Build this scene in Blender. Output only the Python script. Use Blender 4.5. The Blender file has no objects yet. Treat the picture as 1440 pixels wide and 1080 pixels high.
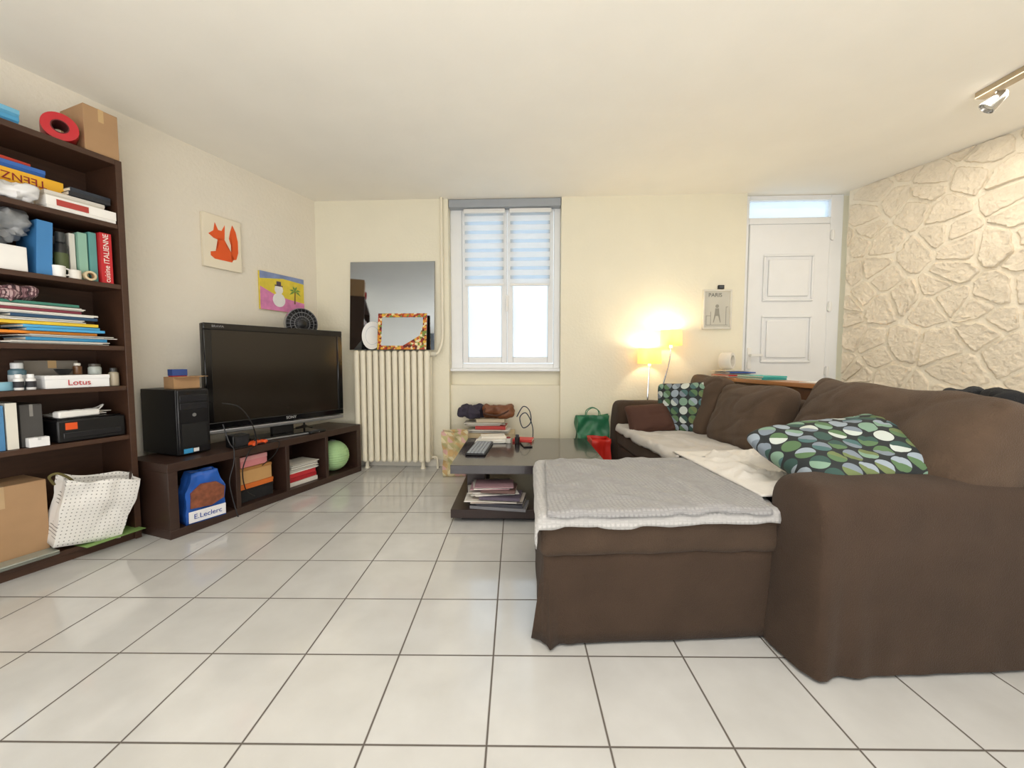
import bpy, bmesh, math, random
from mathutils import Vector, Matrix, noise as mn
R=math.radians; sin=math.sin; cos=math.cos; PI=math.pi
sc=bpy.context.scene; col=sc.collection
rnd=random.Random(11)
H=2.55
# ---------------------------------------------------------------- colour / materials
def lin(h):
    c=[int(h[i:i+2],16)/255 for i in (0,2,4)]
    return tuple((x/12.92 if x<=.04045 else ((x+.055)/1.055)**2.4) for x in c)+(1,)
MC={}
def newmat(name):
    m=bpy.data.materials.new(name); m.use_nodes=True
    nt=m.node_tree; return m,nt,nt.nodes['Principled BSDF']
def nd(nt,t,**k):
    n=nt.nodes.new(t)
    for a,v in k.items(): setattr(n,a,v)
    return n
def mixc(nt,f,a,b):
    n=nt.nodes.new('ShaderNodeMix'); n.data_type='RGBA'
    for s,v in ((0,f),(6,a),(7,b)):
        if hasattr(v,'is_output'): nt.links.new(v,n.inputs[s])
        else: n.inputs[s].default_value=v
    return n.outputs[2]
def math_(nt,op,a,b=0.0):
    n=nt.nodes.new('ShaderNodeMath'); n.operation=op
    for s,v in enumerate((a,b)):
        if hasattr(v,'is_output'): nt.links.new(v,n.inputs[s])
        else: n.inputs[s].default_value=v
    return n.outputs[0]
def M(h,rough=.6,metal=0.0,noise=.12,ns=9,bump=0.0,bs=80,sheen=0.0,stretch=None,emit=0.0,spec=.5,coat=0.0):
    key=(h,rough,metal,noise,ns,bump,bs,sheen,stretch,emit,spec,coat)
    if key in MC: return MC[key]
    m,nt,b=newmat('procedural_'+h)
    c=lin(h); tc=nd(nt,'ShaderNodeTexCoord'); src=tc.outputs['Object']
    if stretch:
        mp=nd(nt,'ShaderNodeMapping'); mp.inputs['Scale'].default_value=stretch
        nt.links.new(src,mp.inputs[0]); src=mp.outputs[0]
    nz=nd(nt,'ShaderNodeTexNoise'); nz.inputs['Scale'].default_value=ns; nz.inputs['Detail'].default_value=4
    nt.links.new(src,nz.inputs['Vector'])
    d=tuple(x*(1-noise*1.6) for x in c[:3])+(1,); e=tuple(min(1,x*(1+noise)) for x in c[:3])+(1,)
    nt.links.new(mixc(nt,nz.outputs[0],d,e),b.inputs['Base Color'])
    b.inputs['Roughness'].default_value=rough; b.inputs['Metallic'].default_value=metal
    b.inputs['Specular IOR Level'].default_value=spec; b.inputs['Coat Weight'].default_value=coat
    if sheen: b.inputs['Sheen Weight'].default_value=sheen; b.inputs['Sheen Roughness'].default_value=.5
    if emit: b.inputs['Emission Color'].default_value=c; b.inputs['Emission Strength'].default_value=emit
    if bump:
        n2=nd(nt,'ShaderNodeTexNoise'); n2.inputs['Scale'].default_value=bs; n2.inputs['Detail'].default_value=3
        nt.links.new(src,n2.inputs['Vector'])
        bp=nd(nt,'ShaderNodeBump'); bp.inputs['Strength'].default_value=bump; bp.inputs['Distance'].default_value=.01
        nt.links.new(n2.outputs[0],bp.inputs['Height']); nt.links.new(bp.outputs[0],b.inputs['Normal'])
    MC[key]=m; return m
def pattern_mat(name,bg,cols,cell,rad,axes=(0,1),half=True,rough=.8):
    m,nt,b=newmat(name)
    tc=nd(nt,'ShaderNodeTexCoord'); sp=nd(nt,'ShaderNodeSeparateXYZ'); nt.links.new(tc.outputs['Object'],sp.inputs[0])
    a=math_(nt,'DIVIDE',sp.outputs[axes[0]],cell); c=math_(nt,'DIVIDE',sp.outputs[axes[1]],cell)
    fa=math_(nt,'SUBTRACT',math_(nt,'FRACT',a),.5); fc=math_(nt,'SUBTRACT',math_(nt,'FRACT',c),.5)
    dist=math_(nt,'SQRT',math_(nt,'ADD',math_(nt,'MULTIPLY',fa,fa),math_(nt,'MULTIPLY',fc,fc)))
    mask=math_(nt,'LESS_THAN',dist,rad)
    cb=nd(nt,'ShaderNodeCombineXYZ')
    nt.links.new(math_(nt,'FLOOR',a),cb.inputs[0]); nt.links.new(math_(nt,'FLOOR',c),cb.inputs[1])
    if half: nt.links.new(math_(nt,'GREATER_THAN',math_(nt,'ADD',fa,fc),0.0),cb.inputs[2])
    wn=nd(nt,'ShaderNodeTexWhiteNoise'); nt.links.new(cb.outputs[0],wn.inputs['Vector'])
    cr=nd(nt,'ShaderNodeValToRGB'); cr.color_ramp.interpolation='CONSTANT'
    while len(cr.color_ramp.elements)<len(cols): cr.color_ramp.elements.new(.5)
    for i,h in enumerate(cols):
        cr.color_ramp.elements[i].position=i/len(cols); cr.color_ramp.elements[i].color=lin(h)
    nt.links.new(wn.outputs['Value'],cr.inputs[0])
    nt.links.new(mixc(nt,mask,lin(bg),cr.outputs[0]),b.inputs['Base Color'])
    b.inputs['Roughness'].default_value=rough
    return m
# ---------------------------------------------------------------- mesh builder
class MB:
    def __init__(s): s.bm=bmesh.new()
    def box(s,x0,x1,y0,y1,z0,z1,mi=0,T=None):
        v=[Vector((x,y,z)) for z in (z0,z1) for y in (y0,y1) for x in (x0,x1)]
        if T: v=[T@p for p in v]
        v=[s.bm.verts.new(p) for p in v]
        for f in ((0,2,3,1),(4,5,7,6),(0,1,5,4),(2,6,7,3),(0,4,6,2),(1,3,7,5)):
            s.bm.faces.new([v[i] for i in f]).material_index=mi
        return s
    def lathe(s,prof,n=24,c=(0,0,0),axis='z',close=False):
        rings=[]
        for r,z in prof:
            ring=[]
            for i in range(n):
                a=2*PI*i/n; p=(r*cos(a),r*sin(a),z)
                if axis=='y': p=(p[0],p[2],p[1])
                if axis=='x': p=(p[2],p[0],p[1])
                ring.append(s.bm.verts.new(Vector(p)+Vector(c)))
            rings.append(ring)
        for k in range(len(rings)-1):
            for i in range(n):
                j=(i+1)%n; s.bm.faces.new((rings[k][i],rings[k][j],rings[k+1][j],rings[k+1][i]))
        if close:
            for i in range(n):
                j=(i+1)%n; s.bm.faces.new((rings[-1][i],rings[-1][j],rings[0][j],rings[0][i]))
        else:
            for rg,p in ((rings[0],prof[0]),(rings[-1],prof[-1])):
                if p[0]>1e-4 : s.bm.faces.new(rg)
        return s
    def shell(s,prof,n=24,c=(0,0,0)):
        return s.lathe(prof,n,c,close=True)
    def cyl(s,c,r,h,axis='z',n=24,r2=None):
        r2=r if r2 is None else r2
        return s.lathe([(r,0),(r2,h)],n,c,axis)
    def tube(s,pts,r,n=8):
        pts=[Vector(p) for p in pts]; rings=[]; up=Vector((0,0,1)); prev=None
        for i,p in enumerate(pts):
            t=(pts[min(i+1,len(pts)-1)]-pts[max(i-1,0)]).normalized()
            if prev is None:
                a=t.cross(up)
                if a.length<.01: a=t.cross(Vector((1,0,0)))
            else: a=prev-t*prev.dot(t)
            a.normalize(); prev=a; b=t.cross(a)
            rings.append([s.bm.verts.new(p+(a*cos(2*PI*k/n)+b*sin(2*PI*k/n))*r) for k in range(n)])
        for k in range(len(rings)-1):
            for i in range(n):
                j=(i+1)%n; s.bm.faces.new((rings[k][i],rings[k][j],rings[k+1][j],rings[k+1][i]))
        s.bm.faces.new(rings[0]); s.bm.faces.new(rings[-1]); return s
    def prism(s,poly,y0,y1):          # polygon in xz, extruded along y
        a=[s.bm.verts.new((x,y0,z)) for x,z in poly]; b=[s.bm.verts.new((x,y1,z)) for x,z in poly]
        n=len(poly); f1=s.bm.faces.new(a); f2=s.bm.faces.new(b)
        for i in range(n): s.bm.faces.new((a[i],a[(i+1)%n],b[(i+1)%n],b[i]))
        if n>4: bmesh.ops.triangulate(s.bm,faces=[f1,f2],ngon_method='EAR_CLIP')
        return s
    def soft(s,x0,x1,y0,y1,z0,z1,r=.04,amp=0.0,seed=0,n=10,fs=4.0):
        def sm(a,b):
            L=[a,a+r*.12,a+r*.4,a+r*.75]
            L+=[a+r+(b-a-2*r)*i/n for i in range(n+1)]
            return L+[b-r*.75,b-r*.4,b-r*.12,b]
        X,Y,Z=sm(x0,x1),sm(y0,y1),sm(z0,z1); lo=Vector((x0+r,y0+r,z0+r)); hi=Vector((x1-r,y1-r,z1-r)); D={}
        def V(i,j,k):
            if (i,j,k) in D: return D[(i,j,k)]
            p=Vector((X[i],Y[j],Z[k])); q=Vector([min(max(p[t],lo[t]),hi[t]) for t in range(3)]); d=(p-q)
            d=d.normalized() if d.length>0 else Vector((0,0,1))
            w=q+d*r
            if amp: w+=d*amp*mn.noise(w*fs+Vector((seed*3.7,seed,0)))+d*amp*.4*mn.noise(w*fs*2.7+Vector((seed,0,5)))
            D[(i,j,k)]=s.bm.verts.new(w); return D[(i,j,k)]
        a,b,c=len(X)-1,len(Y)-1,len(Z)-1
        for i in range(a):
            for j in range(b):
                for k in (0,c): s.bm.faces.new((V(i,j,k),V(i+1,j,k),V(i+1,j+1,k),V(i,j+1,k)))
        for i in range(a):
            for k in range(c):
                for j in (0,b): s.bm.faces.new((V(i,j,k),V(i+1,j,k),V(i+1,j,k+1),V(i,j,k+1)))
        for j in range(b):
            for k in range(c):
                for i in (0,a): s.bm.faces.new((V(i,j,k),V(i,j+1,k),V(i,j+1,k+1),V(i,j,k+1)))
        return s
    def pillow(s,w,h,t,n=26,pinch=.07,seed=0,amp=.02,pw=2.4,fs=7,sag=0.0,crease=0.0,rim=0.0):
        top={};bot={}
        for i in range(n+1):
            for j in range(n+1):
                a=sin((i/n-.5)*PI);b=sin((j/n-.5)*PI)
                cr=1-.10*(abs(a)*abs(b))**6          # soft corners
                x=a*w/2*(1-pinch*(1-b*b)*abs(a))*cr; y=b*h/2*(1-pinch*(1-a*a)*abs(b))*cr
                pr=max(0,(1-abs(a)**pw))**.5*max(0,(1-abs(b)**pw))**.5
                nz=mn.noise(Vector((x*fs+seed,y*fs,seed*2)))*amp*min(1,pr*2.5)
                if crease:
                    q=Vector((x*5+seed,y*9-x*4,seed)); nz+=-crease*max(0,1-abs(mn.noise(q))*6)*min(1,pr*2)
                if sag: y-=sag*(1-a*a)*max(0,b)+.02*mn.noise(Vector((x*6,seed,0)))*max(0,b)
                edge=i in(0,n) or j in(0,n)
                hh=t/2*(pr*(1-rim)+rim*min(1,pr*4))*(1+(-.25*b if sag else 0))
                v=s.bm.verts.new((x,y,hh+nz)); top[i,j]=v
                bot[i,j]=v if edge else s.bm.verts.new((x,y,-hh+nz*.5))
        for i in range(n):
            for j in range(n):
                s.bm.faces.new((top[i,j],top[i+1,j],top[i+1,j+1],top[i,j+1]))
                q=(bot[i,j],bot[i,j+1],bot[i+1,j+1],bot[i+1,j])
                if len(set(q))==4: 
                    try: s.bm.faces.new(q)
                    except ValueError: pass
        return s
    def grid(s,fn,nu,nv):
        g=[[s.bm.verts.new(fn(i/nu,j/nv)) for j in range(nv+1)] for i in range(nu+1)]
        for i in range(nu):
            for j in range(nv): s.bm.faces.new((g[i][j],g[i+1][j],g[i+1][j+1],g[i][j+1]))
        return s
    def o(s,name,mat,parent=None,label=None,cat=None,group=None,kind=None,loc=(0,0,0),rz=0,rot=None,bevel=0,smooth=True,solid=0,ang=38):
        bmesh.ops.recalc_face_normals(s.bm,faces=s.bm.faces[:])
        me=bpy.data.meshes.new(name); s.bm.to_mesh(me); s.bm.free()
        for m in (mat if isinstance(mat,(list,tuple)) else [mat]): me.materials.append(m)
        if smooth:
            me.shade_smooth(); me.set_sharp_from_angle(angle=R(ang))
        ob=bpy.data.objects.new(name,me); col.objects.link(ob)
        ob.location=loc; ob.rotation_euler=rot if rot else (0,0,rz)
        if parent: ob.parent=parent
        if solid:
            k=ob.modifiers.new('solid','SOLIDIFY'); k.thickness=solid; k.offset=0
        if bevel:
            k=ob.modifiers.new('bevel','BEVEL'); k.width=bevel; k.segments=2; k.limit_method='ANGLE'; k.angle_limit=R(35)
        tag(ob,label,cat,group,kind); return ob
def tag(o,label=None,cat=None,group=None,kind=None):
    if label: o['label']=label
    if cat: o['category']=cat
    if group: o['group']=group
    if kind: o['kind']=kind
    return o
def T(name,label,cat,loc=(0,0,0),rz=0,group=None,rot=None,kind=None):
    o=bpy.data.objects.new(name,None); col.objects.link(o); o.empty_display_size=.05
    o.location=loc; o.rotation_euler=rot if rot else (0,0,rz)
    return tag(o,label,cat,group,kind)
def text(body,size,mat,parent,loc,rot=(PI/2,0,0),name='lettering',sx=1.0):
    cu=bpy.data.curves.new('text','FONT'); cu.body=body; cu.size=size; cu.extrude=.0006; cu.align_x='CENTER'; cu.align_y='CENTER'
    t=bpy.data.objects.new('text',cu); col.objects.link(t)
    dg=bpy.context.evaluated_depsgraph_get(); me=bpy.data.meshes.new_from_object(t.evaluated_get(dg))
    bpy.data.objects.remove(t); me.materials.clear(); me.materials.append(mat); me.name=name
    o=bpy.data.objects.new(name,me); col.objects.link(o); o.parent=parent; o.location=loc; o.rotation_euler=rot; o.scale=(sx,1,1)
    return o
def smoothpts(P,n=8):
    P=[Vector(p) for p in P]; out=[]
    for i in range(len(P)-1):
        p0=P[max(i-1,0)];p1=P[i];p2=P[i+1];p3=P[min(i+2,len(P)-1)]
        for k in range(n):
            t=k/n
            out.append(.5*((2*p1)+(p2-p0)*t+(2*p0-5*p1+4*p2-p3)*t*t+(3*p1-p0-3*p2+p3)*t**3))
    return out+[P[-1]]
# ---------------------------------------------------------------- frames
CAMZ=1.03; F=565.0; PIT=R(3.34)
class Fr:
    def __init__(s,ox,oy,a): s.ox,s.oy,s.a=ox,oy,a; s.c,s.s=cos(a),sin(a)
    def __call__(s,x,y,z=0): return Vector((s.ox+s.c*x-s.s*y,s.oy+s.s*x+s.c*y,z))
def ray(px,py):
    u=(px-720)/F; v=(540-py)/F
    return Vector((u,cos(PIT)+sin(PIT)*v,-sin(PIT)+cos(PIT)*v))
def onwall(px,py,fr,y=0):
    d=ray(px,py); n=Vector((-fr.s,fr.c,0)); o=Vector((0,0,CAMZ)); q=Vector((fr.ox,fr.oy,0))+n*y
    t=(q-o).dot(n)/d.dot(n); p=o+d*t
    return (p.x-fr.ox)*fr.c+(p.y-fr.oy)*fr.s, p.z
TH=math.atan2(.9354,.3536)
BK=Fr(-2.164,2.295,TH); BN=Fr(-1.957,2.248,TH); WL=Fr(-1.889,3.935,TH)
WB=Fr(-1.889,3.935,R(-2.63)); WR=Fr(3.038,3.709,R(-72.33)); SF=Fr(.99,1.243,R(3))
# ---------------------------------------------------------------- shared materials
def plaster(h,bump=.25,bs=45):
    return M(h,rough=.85,noise=.03,ns=3,bump=bump,bs=bs,spec=.2)
wallm=plaster('F1EBD6'); wallleft=plaster('EEE7D8',.5,38); ceilm=plaster('F7F3E9',.08,30)
white=M('F1F0EC',rough=.35,noise=.02); pvc=M('F1F2F2',rough=.3,noise=.02)
dark=M('472E20',rough=.45,noise=.25,ns=5,stretch=(2,14,14),bump=.05,bs=30)
dark2=M('3A271F',rough=.42,noise=.2,ns=5,stretch=(2,14,14))
black=M('101012',rough=.4,noise=.1); blackg=M('0B0B0D',rough=.12,noise=.05); chrome=M('C9C9C9',rough=.2,metal=1,noise=.03)
silver=M('A9ABAF',rough=.35,metal=.8,noise=.03); card=M('B08A62',rough=.8,noise=.08,ns=14)
def floor_mat():
    m,nt,b=newmat('glazed_floor_tiles')
    tc=nd(nt,'ShaderNodeTexCoord'); mp=nd(nt,'ShaderNodeMapping'); mp.inputs['Rotation'].default_value=(0,0,R(.55))
    nt.links.new(tc.outputs['Object'],mp.inputs[0]); sp=nd(nt,'ShaderNodeSeparateXYZ'); nt.links.new(mp.outputs[0],sp.inputs[0])
    x=math_(nt,'ADD',sp.outputs[0],.078); y=math_(nt,'SUBTRACT',sp.outputs[1],1.347)
    e=math_(nt,'MINIMUM',math_(nt,'PINGPONG',x,.165),math_(nt,'PINGPONG',y,.165))
    mr=nd(nt,'ShaderNodeMapRange'); mr.inputs[1].default_value=.0016; mr.inputs[2].default_value=.0042; nt.links.new(e,mr.inputs[0])
    cb=nd(nt,'ShaderNodeCombineXYZ')
    nt.links.new(math_(nt,'FLOOR',math_(nt,'DIVIDE',x,.33)),cb.inputs[0]); nt.links.new(math_(nt,'FLOOR',math_(nt,'DIVIDE',y,.33)),cb.inputs[1])
    wn=nd(nt,'ShaderNodeTexWhiteNoise'); nt.links.new(cb.outputs[0],wn.inputs['Vector'])
    n1=nd(nt,'ShaderNodeTexNoise'); n1.inputs['Scale'].default_value=6; n1.inputs['Detail'].default_value=7; nt.links.new(mp.outputs[0],n1.inputs['Vector'])
    c=mixc(nt,n1.outputs[0],lin('BFBEBB'),lin('DADAD8')); c=mixc(nt,math_(nt,'MULTIPLY',wn.outputs['Value'],.35),c,lin('C2BFB7'))
    nt.links.new(mixc(nt,mr.outputs[0],lin('5A524B'),c),b.inputs['Base Color'])
    nt.links.new(mixc(nt,mr.outputs[0],(.8,.8,.8,1),(.11,.11,.11,1)),b.inputs['Roughness'])
    b.inputs['Specular IOR Level'].default_value=.8
    bp=nd(nt,'ShaderNodeBump'); bp.inputs['Strength'].default_value=.5; bp.inputs['Distance'].default_value=.002
    nt.links.new(mr.outputs[0],bp.inputs['Height']); nt.links.new(bp.outputs[0],b.inputs['Normal'])
    return m
# ---------------------------------------------------------------- ROOM
def slab(name,z0,z1,mat):
    P=[(-1.889-.378*6.2-.3,-2.5),(-2.1,4.25),(3.3,4.1),(3.038+.3186*6.2+.3,-2.5)]
    mb=MB(); a=[mb.bm.verts.new((x,y,z0)) for x,y in P]; b=[mb.bm.verts.new((x,y,z1)) for x,y in P]
    mb.bm.faces.new(a); mb.bm.faces.new(b)
    for i in range(4): mb.bm.faces.new((a[i],a[(i+1)%4],b[(i+1)%4],b[i]))
    return mb.o(name,mat,kind='structure',smooth=False)
slab('floor',-.1,0,floor_mat()); slab('ceiling',H,H+.1,ceilm)
MB().box(-6.7,.2,0,.15,0,H).o('wall_left',wallleft,loc=WL(0,0),rz=WL.a,kind='structure',smooth=False)
N0,N1=1.286,2.352; D0,D1=4.037,4.933
MB().box(-.2,N0,0,.3,0,H).box(N1,D0,0,.3,0,H).box(N0,N1,.13,.3,0,.95).box(N0,N1,.07,.13,0,.79).box(D1,D1+.3,.1,.3,0,H).o('wall_back',wallm,loc=WB(0,0),rz=WB.a,kind='structure',smooth=False)
MB().box(-5,5.6,0,.15,0,H).o('wall_rear',M('767D86',rough=.8,noise=.04,ns=2),loc=(0,-2.25,0),rz=0,kind='structure',smooth=False)
MB().box(0.02,N0,-.012,0,0,.07).box(N1,D0,-.012,0,0,.07).box(N0,N1,.058,.07,0,.07).o('baseboard_back',M('E7E2D6',rough=.3,noise=.04),loc=WB(0,0),rz=WB.a,kind='structure',bevel=.002)
def stone_wall():
    mb=MB(); mb.box(0,6.4,0,.15,0,H,mi=0)
    pts=[]; r=random.Random(8); nx,nz=11,16; W=2.5
    for j in range(-1,nz+1):
        for i in range(-1,nx+1):
            if r.random()<.12: continue
            pts.append(((i+.5+.5*(j%2)+r.uniform(-.47,.47))*W/nx,(j+.5+r.uniform(-.47,.47))*H/nz))
    for (px,pz) in pts:
        if not(-.05<px<W and -.05<pz<H+.05): continue
        poly=[(0.002,0),(W+.1,0),(W+.1,H),(0.002,H)]
        for (qx,qz) in pts:
            if (qx,qz)==(px,pz) or abs(qx-px)+abs(qz-pz)>1.4: continue
            mx,mz=(px+qx)/2,(pz+qz)/2; dx,dz=qx-px,qz-pz; L=math.hypot(dx,dz); off=.003+r.uniform(0,.007)
            new=[]
            for k in range(len(poly)):
                a=poly[k];b=poly[(k+1)%len(poly)]
                da=((a[0]-mx)*dx+(a[1]-mz)*dz)/L+off; db=((b[0]-mx)*dx+(b[1]-mz)*dz)/L+off
                if da<=0: new.append(a)
                if da*db<0:
                    t=da/(da-db); new.append((a[0]+(b[0]-a[0])*t,a[1]+(b[1]-a[1])*t))
            poly=new
            if len(poly)<3: break
        if len(poly)<3: continue
        q=[]
        for k in range(len(poly)):
            a=poly[k-1];b=poly[k];c=poly[(k+1)%len(poly)]
            for o_ in (a,c): q.append((b[0]+(o_[0]-b[0])*.09,b[1]+(o_[1]-b[1])*.09))
        poly=q
        cx=sum(p[0] for p in poly)/len(poly); cz=sum(p[1] for p in poly)/len(poly)
        ring=[]
        for k in range(len(poly)):
            a=poly[k];b=poly[(k+1)%len(poly)]; L=math.hypot(b[0]-a[0],b[1]-a[1]); n=max(1,int(L/.013))
            for t_ in range(n):
                t=t_/n; x=a[0]+(b[0]-a[0])*t; z=a[1]+(b[1]-a[1])*t
                nv=abs(mn.noise(Vector((x*12,z*12,px))))*.16+abs(mn.noise(Vector((x*36,z*36,px))))*.13
                ring.append((max(.003,cx+(x-cx)*(1-nv)),min(H-.001,max(.001,cz+(z-cz)*(1-nv)))))
        hgt=r.uniform(.009,.024); tx,tz=r.uniform(-.07,.07),r.uniform(-.07,.07)
        def lay(s,y,jit,js):
            out=[]
            for (x,z) in ring:
                wob=1+.05*mn.noise(Vector((x*34,z*34,s*9)))*(1 if s<.99 else 0)
                X=cx+(x-cx)*s*wob;Z=cz+(z-cz)*s*wob
                v_=Vector((X*js,Z*js,px*3))
                out.append(mb.bm.verts.new((X,-max(0.001 if y>0 else 0,y+((X-cx)*tx+(Z-cz)*tz)*min(1,y*40)+(mn.noise(v_)+.5*mn.noise(v_*2.3))*jit),Z)))
            return out
        layers=[lay(1,0,0,1),lay(.975,hgt*.7,.004,44),lay(.94,hgt,.006,40),lay(.85,hgt*.9,.008,40),lay(.72,hgt*.75,.008,38),lay(.58,hgt*.75,.008,34),lay(.42,hgt*.8,.008,30),lay(.22,hgt*.8,.008,26)]
        n=len(ring)
        for A,B in zip(layers,layers[1:]):
            for k in range(n): mb.bm.faces.new((A[k],A[(k+1)%n],B[(k+1)%n],B[k])).material_index=1
        mb.bm.faces.new(layers[-1]).material_index=1
    mort=M('F0E7D4',rough=.9,noise=.06,ns=12,bump=.8,bs=45,spec=.2); st=M('ECE0CB',rough=.9,noise=.13,ns=8,bump=1.0,bs=42,spec=.2)
    return mb.o('wall_right',[mort,st],loc=WR(0,0),rz=WR.a,kind='structure',ang=75)
stone_wall()
# ---------------------------------------------------------------- WINDOW
def pane_mat():
    m=bpy.data.materials.new('frosted_pane'); m.use_nodes=True; nt=m.node_tree; nt.nodes.clear()
    o=nd(nt,'ShaderNodeOutputMaterial'); t=nd(nt,'ShaderNodeBsdfTransparent'); l=nd(nt,'ShaderNodeBsdfTranslucent'); g=nd(nt,'ShaderNodeBsdfGlossy')
    nz=nd(nt,'ShaderNodeTexNoise'); nz.inputs['Scale'].default_value=2.5
    nt.links.new(mixc(nt,nz.outputs[0],lin('D4E2EC'),lin('F6FAFF')),t.inputs[0]); l.inputs[0].default_value=(.94,.97,1,1); g.inputs['Roughness'].default_value=.15
    a=nd(nt,'ShaderNodeMixShader'); a.inputs[0].default_value=.35; nt.links.new(t.outputs[0],a.inputs[1]); nt.links.new(l.outputs[0],a.inputs[2])
    b=nd(nt,'ShaderNodeMixShader'); b.inputs[0].default_value=.04; nt.links.new(a.outputs[0],b.inputs[1]); nt.links.new(g.outputs[0],b.inputs[2])
    nt.links.new(b.outputs[0],o.inputs[0]); return m
def blind_mat():
    m=bpy.data.materials.new('striped_blind_fabric'); m.use_nodes=True; nt=m.node_tree; nt.nodes.clear()
    o=nd(nt,'ShaderNodeOutputMaterial'); tc=nd(nt,'ShaderNodeTexCoord'); sp=nd(nt,'ShaderNodeSeparateXYZ'); nt.links.new(tc.outputs['Object'],sp.inputs[0])
    f=math_(nt,'GREATER_THAN',math_(nt,'FRACT',math_(nt,'DIVIDE',sp.outputs[2],.085)),.62)
    d=nd(nt,'ShaderNodeBsdfDiffuse'); d.inputs[0].default_value=lin('F8F8F6'); l=nd(nt,'ShaderNodeBsdfTranslucent'); l.inputs[0].default_value=lin('F8F8F8')
    a=nd(nt,'ShaderNodeMixShader'); a.inputs[0].default_value=.55; nt.links.new(d.outputs[0],a.inputs[1]); nt.links.new(l.outputs[0],a.inputs[2])
    t=nd(nt,'ShaderNodeBsdfTransparent'); t.inputs[0].default_value=lin('D6DFE6')
    b=nd(nt,'ShaderNodeMixShader'); nt.links.new(math_(nt,'MULTIPLY',f,.55),b.inputs[0]); nt.links.new(a.outputs[0],b.inputs[1]); nt.links.new(t.outputs[0],b.inputs[2])
    nt.links.new(b.outputs[0],o.inputs[0]); return m
pane=pane_mat()
w=T('window_1',None,None,WB(0,0),WB.a,kind='structure')
MB().box(N0,1.40,.1,.17,.95,H).box(2.29,N1,.1,.17,.95,H).box(1.40,2.29,.1,.17,.95,1.0).box(1.40,2.29,.1,.17,2.47,H).box(N0-.0,N1,.05,.12,.925,.955).o('window_frame',pvc,w,bevel=.006)
MB().box(N0+.004,N1-.004,.01,.1,2.475,H-.003).o('shutter_box',M('A4A9AF',rough=.5,noise=.04),w,bevel=.006)
for a,b in ((1.405,1.838),(1.842,2.285)):
    s=MB().box(a,a+.055,.085,.14,1.005,2.465).box(b-.055,b,.085,.14,1.005,2.465).box(a+.055,b-.055,.085,.14,1.005,1.065).box(a+.055,b-.055,.085,.14,2.41,2.465).o('sash',pvc,w,bevel=.006)
    MB().box(a+.05,b-.05,.11,.116,1.06,2.415).o('pane',pane,s,smooth=False)
MB().box(1.825,1.855,.072,.086,1.55,1.66).box(1.833,1.847,.045,.072,1.6,1.615).box(1.831,1.849,.04,.05,1.5,1.615).o('window_handle',white,w,bevel=.003)
bm_=blind_mat()
for i,(a,b,l) in enumerate(((1.425,1.822,'white striped day and night blind on left window sash'),(1.862,2.262,'white striped day and night blind on right window sash'))):
    t=T('window_blind',l,'blind',WB((a+b)/2,.06,1.76),WB.a,'striped window blinds')
    h=(b-a)/2
    MB().box(-h+.01,h-.01,-.001,.001,.0,.68).o('blind_fabric',bm_,t,smooth=False)
    MB().box(-h,h,-.02,.02,.67,.712).o('cassette',white,t,bevel=.008)
    MB().box(-h+.008,h-.008,-.008,.008,-.015,.008).o('bottom_bar',white,t,bevel=.004)
    MB().tube([(h-.012,-.018,.66),(h-.012,-.02,.2),(h-.012,-.02,-.25)],.0025,6).o('pull_chain',white,t)
# ---------------------------------------------------------------- DOOR
d=T('door_1',None,None,WB(0,0),WB.a,kind='structure')
fr=MB().box(D0,D0+.055,.06,.14,0,H).box(4.82,D1-.002,.06,.14,0,H).box(D0+.055,4.82,.06,.14,2.29,2.35).box(D0+.055,4.82,.06,.14,2.505,H).o('door_frame',pvc,d,bevel=.006)
MB().box(D0+.05,4.83,.095,.103,2.345,2.51).o('transom_pane',pane,d,smooth=False)
lf=MB().box(D0+.058,4.817,.05,.11,.01,2.287).o('door_leaf',pvc,d,bevel=.008)
def ring(mb,x0,x1,z0,z1,wd,y0,y1):
    return mb.box(x0,x1,y0,y1,z0,z0+wd).box(x0,x1,y0,y1,z1-wd,z1).box(x0,x0+wd,y0,y1,z0+wd,z1-wd).box(x1-wd,x1,y0,y1,z0+wd,z1-wd)
for z0,z1 in ((1.58,2.01),(1.01,1.45),(.25,.85)):
    mb=ring(MB(),4.224,4.679,z0,z1,.02,.034,.05); mb.box(4.27,4.633,.034,.05,z0+.046,z1-.046); mb.o('raised_panel',pvc,lf,bevel=.007)
for z in (2.18,1.53,.93): MB().cyl((4.835,.045,z-.045),.011,.09,n=12).box(4.82,4.86,.05,.062,z-.035,z+.035).o('hinge',white,d,bevel=.002)
MB().box(4.105,4.14,.038,.052,.95,1.15).box(4.115,4.13,.0,.038,1.07,1.09).box(4.112,4.22,-.012,.004,1.068,1.092).o('door_handle',white,lf,bevel=.003)
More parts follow.
